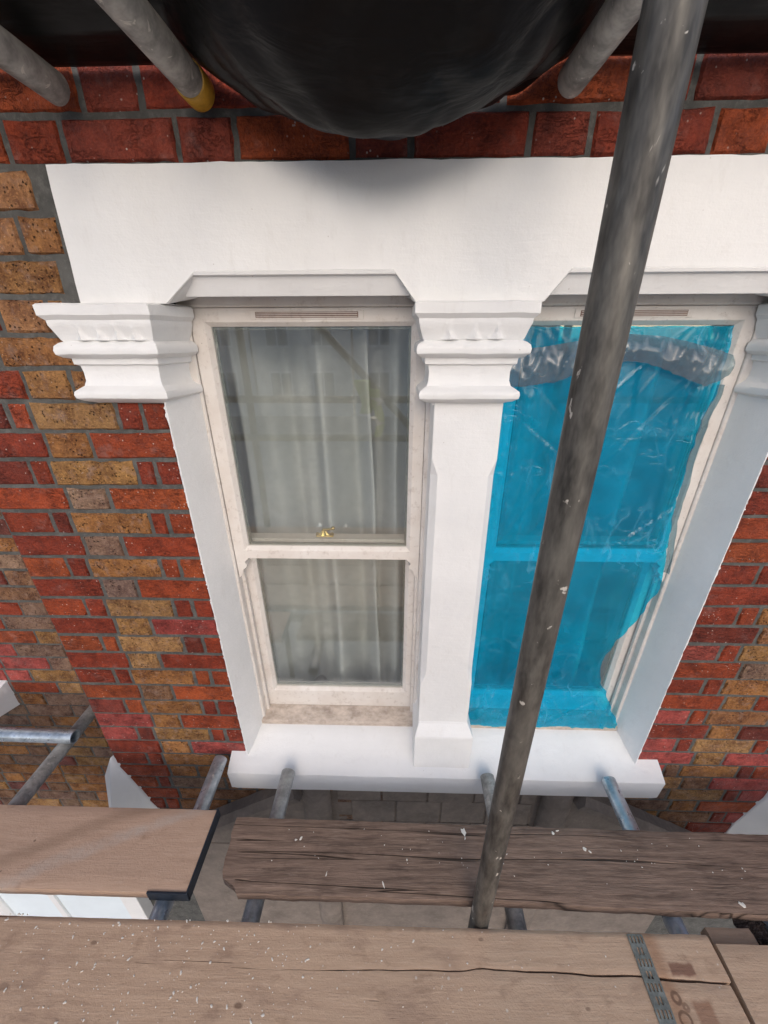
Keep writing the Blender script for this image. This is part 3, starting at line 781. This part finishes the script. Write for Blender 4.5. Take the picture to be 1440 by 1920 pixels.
# ------------------------------------------------------------------ sash windows
def frame_strip(mb, x0, x1, z0, z1, y0, y1, wl, wr, wb, wt, inner=.010, dep=.012):
    """four sash members with an inner glazing moulding; one closed ring mesh"""
    o = [(x0, z0), (x1, z0), (x1, z1), (x0, z1)]
    a = [(x0 + wl - inner, z0 + wb - inner), (x1 - wr + inner, z0 + wb - inner), (x1 - wr + inner, z1 - wt + inner), (x0 + wl - inner, z1 - wt + inner)]
    b = [(x0 + wl, z0 + wb), (x1 - wr, z0 + wb), (x1 - wr, z1 - wt), (x0 + wl, z1 - wt)]
    rings = [[(x, y1, z) for x, z in o], [(x, y0, z) for x, z in o], [(x, y0, z) for x, z in a], [(x, y0 + dep, z) for x, z in b], [(x, y1, z) for x, z in b], [(x, y1, z) for x, z in o]]
    mb.loft(rings, caps=False); return mb
def sash_window(dx, label, mir):
    t = thing('sash_window', label, 'window', 'pair of sash windows')
    xa, xb = -.552 + dx, .112 + dx
    mb = MB(); frame_strip(mb, xa, xb, 3.50, 5.10, .100, .22, .024, .024, .03, .036, .004, .003)
    mb.build('frame', M['dusty'], t, .0015)
    x0, x1 = -.526 + dx, .087 + dx
    # parting beads beside the lower sash
    for xs in ((-.528 + dx, -.516 + dx), (.077 + dx, .089 + dx)):
        MB().box(xs[0], xs[1], .128, .140, 3.56, 4.335).build('parting_bead', M['dusty'], t, .001)
    up = MB(); frame_strip(up, x0, x1, 4.322, 5.063, .106, .144, .046, .043, .042, .043, .011, .013)
    us = up.build('upper_sash', M['dusty'], t, .0012)
    for xs, s in ((x0, 1), (x1, -1)):      # sash horns
        prof = [(0, 4.330), (.040, 4.330), (.040, 4.318), (.027, 4.306), (.034, 4.296), (.031, 4.286), (.019, 4.276), (.017, 4.264), (.004, 4.246), (0, 4.246)]
        MB().loft([[(xs + s * px, y, pz) for px, pz in prof] for y in (.107, .143)]).build('sash_horn', M['dusty'], us, .001)
    MB().box(x0 + .044, x1 - .041, .1215, .1255, 4.36, 5.022).build('glass_pane', M['glass'], us)
    lo_ = MB(); frame_strip(lo_, x0, x1, 3.574, 4.376, .1465, .186, .046, .043, .094, .045, .011, .013)
    ls = lo_.build('lower_sash', M['dusty'], t, .0012)
    MB().box(x0 + .044, x1 - .041, .162, .166, 3.664, 4.335).build('glass_pane', M['glass'], ls)
    # glazing spacer bars just inside the panes
    for z0, z1, y, par in ((4.362, 5.020, .129, us), (3.667, 4.332, .169, ls)):
        mb = MB(); frame_strip(mb, x0 + .045, x1 - .042, z0, z1, y, y + .006, .007, .007, .008, .007, .001, .001); mb.build('spacer_bar', M['plate'], par)
    # timber cill
    MB().loft([[(x, .186, 3.575), (x, .146, 3.573), (x, .091, 3.551), (x, .088, 3.547), (x, .088, 3.528), (x, .186, 3.528)] for x in (-.540 + dx, .10 + dx)]).build('timber_cill', M['cill'], t, .001)
    # trickle vent: pale cover with brown louvres
    v0, v1 = (-.368 + dx, -.078 + dx)
    vt = MB().box(v0, v1, .1035, .108, 5.036, 5.057).build('trickle_vent', M['dusty'], t, .001)
    MB().box(v0 + .014, v1 - .014, .1025, .1036, 5.040, 5.0535).build('vent_recess', M['vent'], vt)
    for i in range(3): MB().box(v0 + .016, v1 - .016, .1005, .1030, 5.0418 + i * .0042, 5.0432 + i * .0042).build('louvre', M['dusty'], vt)
    return t
sash_window(0.0, 'left white sash window with grey curtains behind clear glass', 1)
sash_window(2 * XM + .4395 - .0, 'right white sash window behind blue protective film', -1)

# brass fastener on the meeting rail of the left window
fa = thing('sash_fastener', 'polished brass sash fastener on the meeting rail of the left window', 'window catch')
cx_, cy_, cz_ = -.232, .168, 4.3775
MB().box(cx_ - .03, cx_ + .03, cy_ - .011, cy_ + .011, cz_, cz_ + .004).build('base_plate', M['brass'], fa, .0015)
rings = []
for v in range(5):
    z = cz_ + .004 + .020 * v / 4; r_ = .017 * (1 - .75 * (v / 4) ** .8)
    rings.append([(cx_ - .003 + r_ * 1.15 * math.cos(a) * (1.0 if k % 2 else .78), cy_ + r_ * .75 * math.sin(a) * (1.0 if k % 2 else .78), z) for k, a in enumerate([j * math.pi / 8 for j in range(16)])])
MB().loft(rings).build('fluted_boss', M['brass'], fa)
MB().tube((cx_ - .006, cy_, cz_ + .022), (cx_ + .024, cy_ - .003, cz_ + .026), .004, 12).build('lever', M['brass'], fa, smooth=True)
kn = bmesh.new(); bmesh.ops.create_uvsphere(kn, u_segments=14, v_segments=10, radius=.0075)
me = bpy.data.meshes.new('knob'); kn.to_mesh(me); kn.free(); me.materials.append(M['brass'])
for p in me.polygons: p.use_smooth = True
o = link('knob', me, fa); o.location = (cx_ + .029, cy_ - .003, cz_ + .030)
for s in (-1, 1):
    MB().tube((cx_ + s * .024, cy_ - .004, cz_ + .003), (cx_ + s * .024, cy_ - .004, cz_ + .012), .006, 12).build('lug', M['brass'], fa, .001, smooth=True)

# ------------------------------------------------------------------ rooms and curtains
rm = MB()
for b in ((-.9, 1.3, 2.2, 2.3, 2.7, 5.6), (-1.0, -.9, .31, 2.3, 2.7, 5.6), (1.3, 1.4, .31, 2.3, 2.7, 5.6), (-1, 1.4, .31, 2.3, 5.6, 5.7), (-1, 1.4, .31, 2.3, 2.6, 2.7), (.16, .22, .31, 2.3, 2.7, 5.6)): rm.box(*b)
o = rm.build('room', M['room']); o['kind'] = 'structure'
def curtain(x0, x1, y0, ph, lab):
    def fn(u, v):
        x = x0 + (x1 - x0) * u; z = 3.42 + 1.72 * v
        fl = 1 - .35 * v
        q = (x1 - x0) * u * 31 + ph
        a = math.sin(q + 1.3 * math.sin(q * .37 + ph)) * .082 + .016 * math.sin(q * 2.3 + 2 + ph + v) + .016 * nz(u * 5, v * 1.5, ph)
        lean = -.055 * (v - .5)
        return (x + lean * (u - .5) + .012 * nz(v * 3, u * 5, ph), y0 + a * (.55 + .45 * fl), z)
    o = MB().grid(150, 24, fn).build('curtain', M['curtain'], None, smooth=True)
    tag(o, lab, 'curtain', 'curtains inside the sash windows')
curtain(-.60, -.065, .345, .4, 'pale grey curtain covering most of the left sash window')
curtain(-.105, .15, .385, 2.1, 'narrow grey curtain at the right side of the left sash window')
curtain(.24, .66, .345, 1.0, 'curtain seen faintly through the blue film, nearer the mullion')
curtain(.72, 1.0, .36, 3.0, 'curtain seen faintly at the right of the blue-covered window')

# ------------------------------------------------------------------ blue protective film on the right window
EDGE = [(5.03, .835), (4.958, .842), (4.86, .846), (4.78, .836), (4.695, .834), (4.60, .842), (4.50, .846), (4.44, .858), (4.30, .878), (4.242, .884), (4.15, .858), (4.06, .825), (3.987, .795), (3.92, .776), (3.883, .772), (3.80, .790), (3.746, .825), (3.66, .862), (3.60, .896), (3.575, .905), (3.54, .902)]
def edge(z):
    for (a, xa), (b, xb) in zip(EDGE, EDGE[1:]):
        if b <= z <= a: t = (z - b) / (a - b); t = t * t * (3 - 2 * t); return xb + (xa - xb) * t
    return EDGE[0][1] if z > EDGE[0][0] else EDGE[-1][1]
def crease(x, z, ang, off, wdt):
    d = (x - .6) * math.cos(ang) + (z - 4.2) * math.sin(ang) - off
    return math.exp(-(d / wdt) ** 2)
CR = [(random.uniform(-.9, 1.1), random.uniform(-.55, .55), random.uniform(.0018, .0045), random.uniform(-.008, .006)) for _ in range(60)]
def film_y(x, z, u, v):
    y = .0905 + .0030 * nz(x * 7, z * 3) + .0010 * nz(x * 22, z * 16, 4)
    r = 1 - 2 * abs(nz(x * 13 + 3, z * 8, 7)); y -= .005 * max(0, r) ** 4 * (max(0, abs(u - .5) - .25) * 3 + max(0, .35 - v) * 1.5)
    for a, of, wd, am in CR: y += am * crease(x, z, a, of, wd) * max(0, nz(x * 4 + of * 9, z * 4, a) + .15) * 1.4
    y -= .0045 * abs(math.sin(u * 60 + 3 * nz(z * 3, 1))) * (max(0, .16 - u) / .16 + max(0, u - .80) / .20)
    y -= .012 * max(0, u - .88) / .12 * abs(nz(z * 16, 2)) + .006 * max(0, .1 - u) / .1 * abs(nz(z * 20, 5))
    y -= .004 * max(0, .06 - v) / .06 * (1 + nz(x * 40, 1))
    return min(y, .0965)
def film(u, v):
    zb = 3.548 + .006 * nz(u * 6, 11) + .004 * math.sin(u * 21); zt = 5.018 - .006 * abs(nz(u * 9, 2))
    z = zb + (zt - zb) * v
    xr = edge(z) + .003 * nz(z * 40, 3); x = .292 + (xr - .292) * u
    return (x, film_y(x, z, u, v), z)
fo = thing('protective_film', 'wrinkled bright blue protective film taped over the right window', 'plastic film')
MB().grid(110, 230, film).build('blue_sheet', M['film'], fo, smooth=True)
TOPF = [(.29, 4.962), (.40, 4.975), (.50, 4.992), (.585, 5.000), (.66, 4.995), (.74, 4.980), (.80, 4.965), (.852, 4.950)]
BOTF = [(.29, 4.875), (.345, 4.878), (.40, 4.886), (.425, 4.892), (.50, 4.918), (.585, 4.938), (.64, 4.932), (.70, 4.912), (.76, 4.890), (.80, 4.876), (.852, 4.905)]
def ip(L, x):
    for (a, p), (b, q) in zip(L, L[1:]):
        if a <= x <= b: return p + (q - p) * (x - a) / (b - a)
    return L[0][1] if x < L[0][0] else L[-1][1]
def flap(u, v):
    x = .292 + .556 * u
    zt = ip(TOPF, x); zb = ip(BOTF, x) + .003 * nz(x * 50, 2)
    z = zb + (zt - zb) * v
    y = .074 - .010 * math.sin(v * math.pi) - .009 * (1 - v) + .007 * nz(x * 22, z * 18, 3) + .004 * nz(x * 60, z * 40, 9)
    for xx, wd in ((.425, .004), (.70, .008), (.80, .01), (.36, .012)): y -= .007 * math.exp(-((x - xx - (z - 4.93) * .4) / wd) ** 2)
    return (x, y, z)
MB().grid(120, 26, flap).build('folded_flap', M['flap'], fo, smooth=True)
# curled loose edge on the right
def curl(u, v):
    z = 4.30 + .58 * v; x = edge(z) - .004
    a = u * 2.6
    r = .010 + .004 * nz(z * 14, 6)
    return (x + r * math.sin(a) + .002 * nz(z * 50, 1), .083 - r * (1 - math.cos(a)), z)
MB().grid(8, 70, curl).build('curled_edge', M['flap'], fo, smooth=True)

# ------------------------------------------------------------------ stone window head below the sill
st = thing('stone_window_head', 'dusty grey-beige stone window head under the white sill', 'masonry')
for q in ((-1.02, -.26), (.635, 1.36)): MB().box(*q, -.030, .0025, 1.6, 2.86).build('rendered_face', M['stone'], st, .004)
for q in (((-.98, 2.861), (-.42, 3.285), (-.26, 3.285), (-.26, 2.861)), ((.635, 2.861), (.635, 3.285), (.80, 3.285), (1.34, 2.861))):
    MB().loft([[(x, y, z) for x, z in q] for y in (-.026, .0025)]).build('spandrel', M['stone'], st)
MB().box(-.26, .635, .0005, .0035, 1.6, 3.335).build('joint_bed', M['stone'], st)
bw = .195
for r_ in range(7):
    z1 = 3.335 - r_ * .155; x = -.235 + (.06 if r_ % 2 else 0) - .0
    while x < .60:
        x2 = min(x + bw, .615)
        if x2 - x > .04: MB().box(x + .004, x2 - .004, -.006 + random.uniform(-.002, .002), .004, z1 - .1515, z1).build('stone_block', M['stone'], st, .003)
        x = x2
for xc in (-.315, .690):
    MB().loft([[(xc - .060 * math.cos(math.pi * k / 14), -.020 - .034 * math.sin(math.pi * k / 14), z) for k in range(15)] for z in (1.7, 3.335)]).build('round_shaft', M['stone'], st, smooth=True)
for a, b in (((-.40, 3.325), (-1.02, 2.93)), ((.775, 3.325), (1.40, 2.96))):
    d = Vector((b[0] - a[0], 0, b[1] - a[1])).normalized(); n_ = Vector((-d.z, 0, d.x)); n_ = n_ if n_.z > 0 else -n_
    L = (Vector((b[0], 0, b[1])) - Vector((a[0], 0, a[1]))).length; rings = []
    for i in range(25):
        c = Vector((a[0], 0, a[1])) + d * (L * i / 24)
        rings.append([tuple(c + n_ * q + Vector((0, y + .003 * nz(c.x * 20, q * 60), 0))) for q, y in ((.0, .0), (.005, -.05), (-.02, -.075), (-.055, -.070), (-.065, -.03), (-.065, .0))])
    MB().loft(rings).build('hood_moulding', M['stone'], st, smooth=True)

# ------------------------------------------------------------------ scaffold tubes
RT = .0258
def tube(label, a, b, mat, name='scaffold_tube', r=RT, group='scaffold tubes'):
    o = MB().tube(a, b, r, 28, r - .0042, .006).build(name, M[mat], None, smooth=True)
    tag(o, label, 'scaffold tube', group); return o
tube('tall dark steel scaffold standard crossing the blue window', (.2555, -.4810, 0.0), (.244, -.4810, 6.4), 'std')
TZ = 3.4835
tube('transom tube ending beside the left end of the white sill', (-.672, -.035, TZ), (-.640, -1.75, TZ), 'newgalv')
tube('transom tube butting the white sill under the left window', (-.392, -.078, TZ), (-.415, -1.75, TZ), 'galv')
tube('transom tube butting the white sill just left of the standard', (.362, -.078, TZ), (.345, -1.75, TZ), 'dusttube')
tube('bluish transom tube butting the white sill near its right end', (.812, -.080, TZ), (.775, -1.75, TZ), 'newgalv')
tube('tube end seen at the right edge of the boards', (1.075, -.33, TZ - .002), (1.062, -1.75, TZ - .002), 'newgalv')
tube('transom tube passing the bay corner at lower left', (-1.330, .20, TZ), (-1.335, -1.75, TZ), 'dusttube')
tube('short bright horizontal tube with open end at lower left', (-2.6, .022, TZ + .0525), (-1.272, .010, TZ + .0525), 'newgalv')
tube('ledger tube running beneath the transoms', (-2.6, -.54, TZ - .054), (2.6, -.54, TZ - .054), 'galv')
OZ = 5.4115
tube('overhead tube at the top left corner of the photo', (-.628, -.030, OZ + .004), (-.612, -2.0, OZ), 'dusttube')
t2 = tube('overhead tube with yellow cap on its end', (-.366, -.034, OZ), (-.418, -2.0, OZ), 'dusttube')
cap = MB().tube((-.3655, -.016, OZ), (-.3668, -.060, OZ), RT + .0028, 28).build('end_cap', M['yellow'], t2, .002, smooth=True); cap['label'] = 'yellow plastic end cap'
tube('overhead tube to the right of the sagging black sheet', (.311, -.040, OZ - .002), (.340, -2.0, OZ), 'dusttube')
# outer side of the scaffold (mirrored in the glass)
tube('outer scaffold standard behind the camera, left', (-1.05, -1.62, 0), (-1.05, -1.62, 6.4), 'std')
tube('outer scaffold standard behind the camera, right', (1.15, -1.62, 0), (1.15, -1.62, 6.4), 'std')
tube('top guard rail behind the camera', (-2.6, -1.565, 4.585), (2.6, -1.565, 4.585), 'std')
tube('middle guard rail behind the camera', (-2.6, -1.565, 4.31), (2.6, -1.565, 4.31), 'std')
tube('diagonal brace of the scaffold behind the camera', (-.75, -1.69, 5.3), (.75, -1.69, 3.7), 'std')
tube('outer ledger tube below the deck', (-2.6, -1.565, TZ - .054), (2.6, -1.565, TZ - .054), 'galv')

# ------------------------------------------------------------------ boards
BT, TH = 3.548, .0375
def board(name, x0, x1, far, near, mat, label, group='scaffold boards', parent=None, ends=(None, None), rough=.0015, z=BT, nx=None, rf=None, rn=None):
    """far/near: functions of x giving Y of the two long edges"""
    nx = nx or max(12, int((x1 - x0) / .02)); ny = 12; rings = []
    for i in range(nx + 1):
        u = i / nx; ring = []
        for part in range(2):
            for j in range(ny + 1):
                v = j / ny if part == 0 else 1 - j / ny
                x = x0 + (x1 - x0) * u
                e0, e1 = ends
                if e0 and i <= 3: x = x + (e0(v) * (1 - i / 4))
                if e1 and i >= nx - 3: x = x + (e1(v) * (1 - (nx - i) / 4))
                yf, yn = far(x), near(x)
                rnd_ = (rn(x) if rn else .0035) if j == 0 else ((rf(x) if rf else .0035) if j == ny else 0.0)
                if part == 1: rnd_ = 0.0
                y = yn + (yf - yn) * v
                y += rough * (nz(x * 12, v * 3, 2) + .6 * nz(x * 45, v * 5, 8)) * (1 if j in (0, ny) else .2)
                zz = (z - rnd_ + rough * .5 * nz(x * 9, y * 20, 1)) if part == 0 else (z - TH + rnd_ * .5)
                ring.append((x, y, zz))
        rings.append(ring)
    o = MB().loft(rings).build(name, M[mat], parent, smooth=True)
    if parent is None: tag(o, label, 'scaffold board', group)
    return o
# left dusty board with blue-black end band
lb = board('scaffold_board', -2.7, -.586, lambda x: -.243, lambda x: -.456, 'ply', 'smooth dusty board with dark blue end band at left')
bd = MB(); 
bd.box(-.5865, -.581, -.459, -.240, BT - TH - .001, BT + .0015); bd.box(-.70, -.581, -.4605, -.4545, BT - TH - .001, BT + .0008)
bd.build('end_band', M['band'], lb, .0012)
# weathered board with broken end
def broken(v):
    e = -.012 * v + .030 * max(0, .22 - v) / .22 + .006 * nz(v * 14, 3) + .004 * nz(v * 40, 6)
    return e + (.028 if v < .10 else 0)
board('scaffold_board', -.500, 2.7, lambda x: -.262 - .006 * (x + .5), lambda x: -.4525 - .016 * max(0, x - .35), 'old', 'weathered grey-brown scaffold board with a broken end below the sill', ends=(broken, None), rough=.003)
# near board, split along its length
def crk(x): return -.590 + .006 * math.sin(x * 4.2) + .0035 * nz(x * 9, 4) + (.004 * math.exp(-((x + .02 - .25) / .03) ** 2))
def gapw(x): return max(0.00015, .0052 * min(1, max(0, (x + .42) / 1.2)) ** .8)
def bfar(x): return -.5095 + .006 * max(-1, min(1, x * .6)) + .0008 * nz(x * 30, 1)
nb_ = board('scaffold_board', -2.7, .842, bfar, lambda x: crk(x) + gapw(x) / 2, 'near', 'dusty near board split along its grain with a metal nail plate', rough=.0012, nx=240, rn=lambda x: gapw(x) * .25)
board('split_half', -2.7, .836, lambda x: crk(x) - gapw(x) / 2, lambda x: -.715, 'near', '', parent=nb_, rough=.0012, nx=240, rf=lambda x: gapw(x) * .25)
# perforated nail plate across the split
def nail_plate():
    mb = MB(); cols = 9; rows = 66
    hole = lambda i, j: (i in (1, 3, 5, 7)) and ((j % 6) in (1, 2, 3, 4)) and not ((j // 6) % 2 == 1 and i in (1, 7)) 
    z0, z1 = BT + .0012, BT + .0032
    wd, ln = .040, .225
    def P(i, j):
        a = j / rows
        return (.629 - .006 * a + wd * i / cols, -.5115 - ln * a)
    idx = {}
    for zz in (z1, z0):
        for j in range(rows + 1):
            for i in range(cols + 1):
                x, y = P(i, j); idx[zz, i, j] = len(mb.v); mb.v.append((x, y, zz + .0006 * math.sin(j * .55)))
    solid = lambda i, j: 0 <= i < cols and 0 <= j < rows and not hole(i, j)
    for j in range(rows):
        for i in range(cols):
            if not solid(i, j): continue
            q = [(i, j), (i + 1, j), (i + 1, j + 1), (i, j + 1)]
            mb.f.append(tuple(idx[z1, *c] for c in q)); mb.f.append(tuple(idx[z0, *c] for c in reversed(q)))
            for (di, dj), (a, b) in (((0, -1), (0, 1)), ((1, 0), (1, 2)), ((0, 1), (2, 3)), ((-1, 0), (3, 0))):
                if not solid(i + di, j + dj): mb.f.append((idx[z1, *q[a]], idx[z0, *q[a]], idx[z0, *q[b]], idx[z1, *q[b]]))
    return mb
npl = nail_plate().build('nail_plate', M['plate'], nb_); npl['label'] = 'galvanised perforated nail plate'
board('scaffold_board', .849, 2.7, lambda x: -.522, lambda x: -.742, 'near', 'board butting the right end of the split board', ends=(lambda v: -.006 + .012 * v, None), rough=.001)
board('board_offcut', .872, .992, lambda x: -.4775, lambda x: -.62, 'near', 'pinkish board offcut lying under the right-hand boards', z=BT - TH - .003, group='scaffold boards', rough=.001, nx=14)
rw = MB()
rw.grid(20, 20, lambda u, v: (.996 + .046 * u, -.56 + .10 * v, BT - .045 + .012 * nz(u * 4, v * 5, 1) + .010 * nz(u * 9, v * 14, 3)))
o = rw.build('rotten_timber', M['rot'], None)
md = o.modifiers.new('solid', 'SOLIDIFY'); md.thickness = .03; md.offset = -1
tag(o, 'dark splintered timber lump beside the tube end at right', 'timber')
for i, y in enumerate((-.725, -.95, -1.175, -1.40)):
    yy = y if i else -.728
    board('scaffold_board', -2.7 if i < 1 else -1.45, 2.7, lambda x, a=yy: a - .014 * (a == -.728 and x > .83), lambda x, a=yy: a - .214, 'near', ['deck board underfoot next to the split board', 'deck board under the camera', 'deck board behind the camera', 'outermost deck board by the guard rail'][i], rough=.001, nx=60, z=BT)

# paint splashes and flakes lying on the boards
rnd = random.Random(12)
def flake(mb, x, y, r, ax, an, z=BT):
    n = 9
    pts = []
    for k in range(n):
        a = 2 * math.pi * k / n; rr = r * rnd.uniform(.6, 1.25)
        u_, v_ = rr * math.cos(a) * ax, rr * math.sin(a)
        pts.append((x + u_ * math.cos(an) - v_ * math.sin(an), y + u_ * math.sin(an) + v_ * math.cos(an), z + .0011))
    mb.add(pts + [(p[0], p[1], z - .002) for p in pts] + [(x, y, z + .0017)], [(k, (k + 1) % n, n + (k + 1) % n, n + k) for k in range(n)] + [(k, (k + 1) % n, 2 * n) for k in range(n)])
def splashes(name, boardo, spots):
    mb = MB()
    for s in spots: flake(mb, *s)
    o = mb.build(name, M['splash'], boardo); o['kind'] = 'stuff'
sp_near = [(max(-1.05, rnd.gauss(-.62, .30)), rnd.uniform(-.70, -.51), rnd.choice((.0007, .0009, .0011, .0014, .0022)), rnd.uniform(.8, 2.2), rnd.uniform(0, 3.1)) for _ in range(300)]
sp_near += [(rnd.uniform(-.5, .6), rnd.uniform(-.70, -.505), rnd.uniform(.0006, .0015), rnd.uniform(.8, 2), rnd.uniform(0, 3)) for _ in range(45)]
splashes('paint_splash', nb_, [s for s in sp_near if abs(s[1] - crk(s[0])) > .004])
old_b = [o for o in bpy.data.objects if o.get('label', '').startswith('weathered grey')][0]
sp_old = [(rnd.uniform(-.40, 1.1), rnd.uniform(-.42, -.28), rnd.uniform(.0006, .0014), rnd.uniform(.8, 2.4), rnd.uniform(0, 3)) for _ in range(45)]
sp_old += [(.235, -.288, .0075, 1.5, 1.9), (.236, -.305, .0018, 3, 1.4), (-.285, -.318, .0034, 1.6, .8), (-.30, -.322, .0022, 1.8, .2), (.05, -.365, .003, 1, 0), (.52, -.285, .006, .8, .6), (.535, -.278, .0016, 4, .1),
           (.602, -.325, .0048, 1.3, 2.3), (.615, -.331, .003, 1.5, 2.2), (.985, -.445, .006, 1.4, 2.2), (-.02, -.425, .0018, 5, 2.0), (-.19, -.405, .0016, 4, 1.4)]
splashes('paint_splash', old_b, sp_old)

# ------------------------------------------------------------------ black sheeting overhead
def tarp_z(x, y):
    t_ = (x + .018) / .335 + .10 * nz(y * 5, 1.7, x * 2)
    gx = max(0.0, 1 - t_ * t_) ** .85
    d = -y
    gy = .48 + .52 * min(1, max(0, d / .15)) ** .7 if d < .15 else 1 - .82 * min(1, max(0, (d - .15) / .18)) ** 1.5
    z = 5.4535 - .166 * gx * gy + .42 * max(0.0, d - .09) * (1 - gx)
    # slack folds run with the sag, pulled towards the tubes
    f1 = nz(x * 2.2 + y * 4, y * 7 - abs(x) * 5, 2); f2 = nz(x * 5 - y * 9, y * 15 + abs(x) * 11, 7)
    z += (.009 * (1 - abs(f1) * 2.4) + .0060 * (1 - abs(f2) * 2.4) + .004 * nz(x * 14 + y * 6, y * 12 - x * 5, 3)) * min(1, gx * 2.5)
    z += .004 * nz(x * 6, y * 5, 1) * (.3 + gx)
    return z if gx > 0 else max(z, 5.4490)
def tarp(u, v):
    x = -1.9 + 3.9 * u; y = -.006 - .42 * v
    return (x, y, tarp_z(x, y))
o = MB().grid(360, 80, tarp).build('tarpaulin', M['tarp'], None, smooth=True)
md = o.modifiers.new('solid', 'SOLIDIFY'); md.thickness = .0008; md.offset = 1
tag(o, 'black plastic sheeting sagging between the overhead scaffold tubes', 'tarpaulin')

# ------------------------------------------------------------------ far below: window pane coloured as sky reflection; added hi-vis stand-in for camera holder
gw = thing('ground_floor_window', 'white framed ground-floor window glimpsed through the gap between the boards', 'window')
mbg = MB(); frame_strip(mbg, -2.74, -1.67, .9, 2.0, .205, .272, .075, .13, .12, .10, .02, .02); mbg.build('frame', M['white'], gw, .004)
MB().box(-2.68, -1.79, .236, .242, 1.0, 1.92).build('pane', M['sheet'], gw)  # pane coloured as its sky reflection
MB().box(-2.30, -2.26, .222, .236, 1.0, 1.92).build('glazing_bar', M['white'], gw, .002)
jk = thing('hi_vis_standin', 'yellow hi-vis stand-in added for the camera holder, mirrored in the left window', 'stand-in')
def standin_sleeve(cx, w_, z0, z1, y, dy):
    mb = MB(); rings = []
    for i in range(15):
        v = i / 14; z = z0 + (z1 - z0) * v
        rings.append([(cx + .02 * math.sin(v * 5) + w_ * (1 - .25 * (1 - v)) * math.cos(a) * (1 + .08 * nz(a, v * 6)), y + dy * math.sin(a), z) for a in [k * math.pi / 8 for k in range(16)]])
    return mb.loft(rings)
standin_sleeve(-.115, .036, 4.34, 4.66, -1.505, .035).build('standin_sleeve', M['hivis'], jk, smooth=True)
standin_sleeve(-.20, .055, 4.50, 4.72, -1.51, .03).build('standin_body', M['hivis'], jk, smooth=True)
for z in (4.42, 4.56): standin_sleeve(-.115, .038, z, z + .05, -1.505, .037).build('standin_reflective_band', M['silver'], jk, smooth=True)

# ------------------------------------------------------------------ houses across the street (mirrored in the window glass)
M['render'] = m_plain('pale_render', (.70, .68, .64), .9, 0, .10, 2); M['slate'] = m_plain('slate_roof', (.09, .09, .10), .7, 0, .4, 6)
for i, (x, lab) in enumerate(((-15.4, 'terraced house across the street, leftmost of four'), (-9.0, 'terraced house across the street, second from the left'), (-2.6, 'terraced house across the street, third from the left'), (3.8, 'terraced house across the street, rightmost of four'))):
    h_ = thing('terraced_house', lab, 'house', 'houses across the street'); h_.location = (x, -25.0, 0)
    MB().box(0, 6.3, -7, 0, 0, 7.2).build('wall', M['render'], h_)
    MB().loft([[(xx, .3, 7.2), (xx, -3.5, 9.6), (xx, -7.3, 7.2)] for xx in (-.05, 6.35)]).build('roof', M['slate'], h_)
    for wx in (.9, 3.7):
        for wz in (1.0, 4.3):
            wn = MB().box(wx, wx + 1.5, -.02, .06, wz, wz + 1.9).build('window', M['white'], h_)
            for px in (wx + .1, wx + .8): MB().box(px, px + .6, .055, .07, wz + .12, wz + 1.78).build('pane', M['ground'], wn)
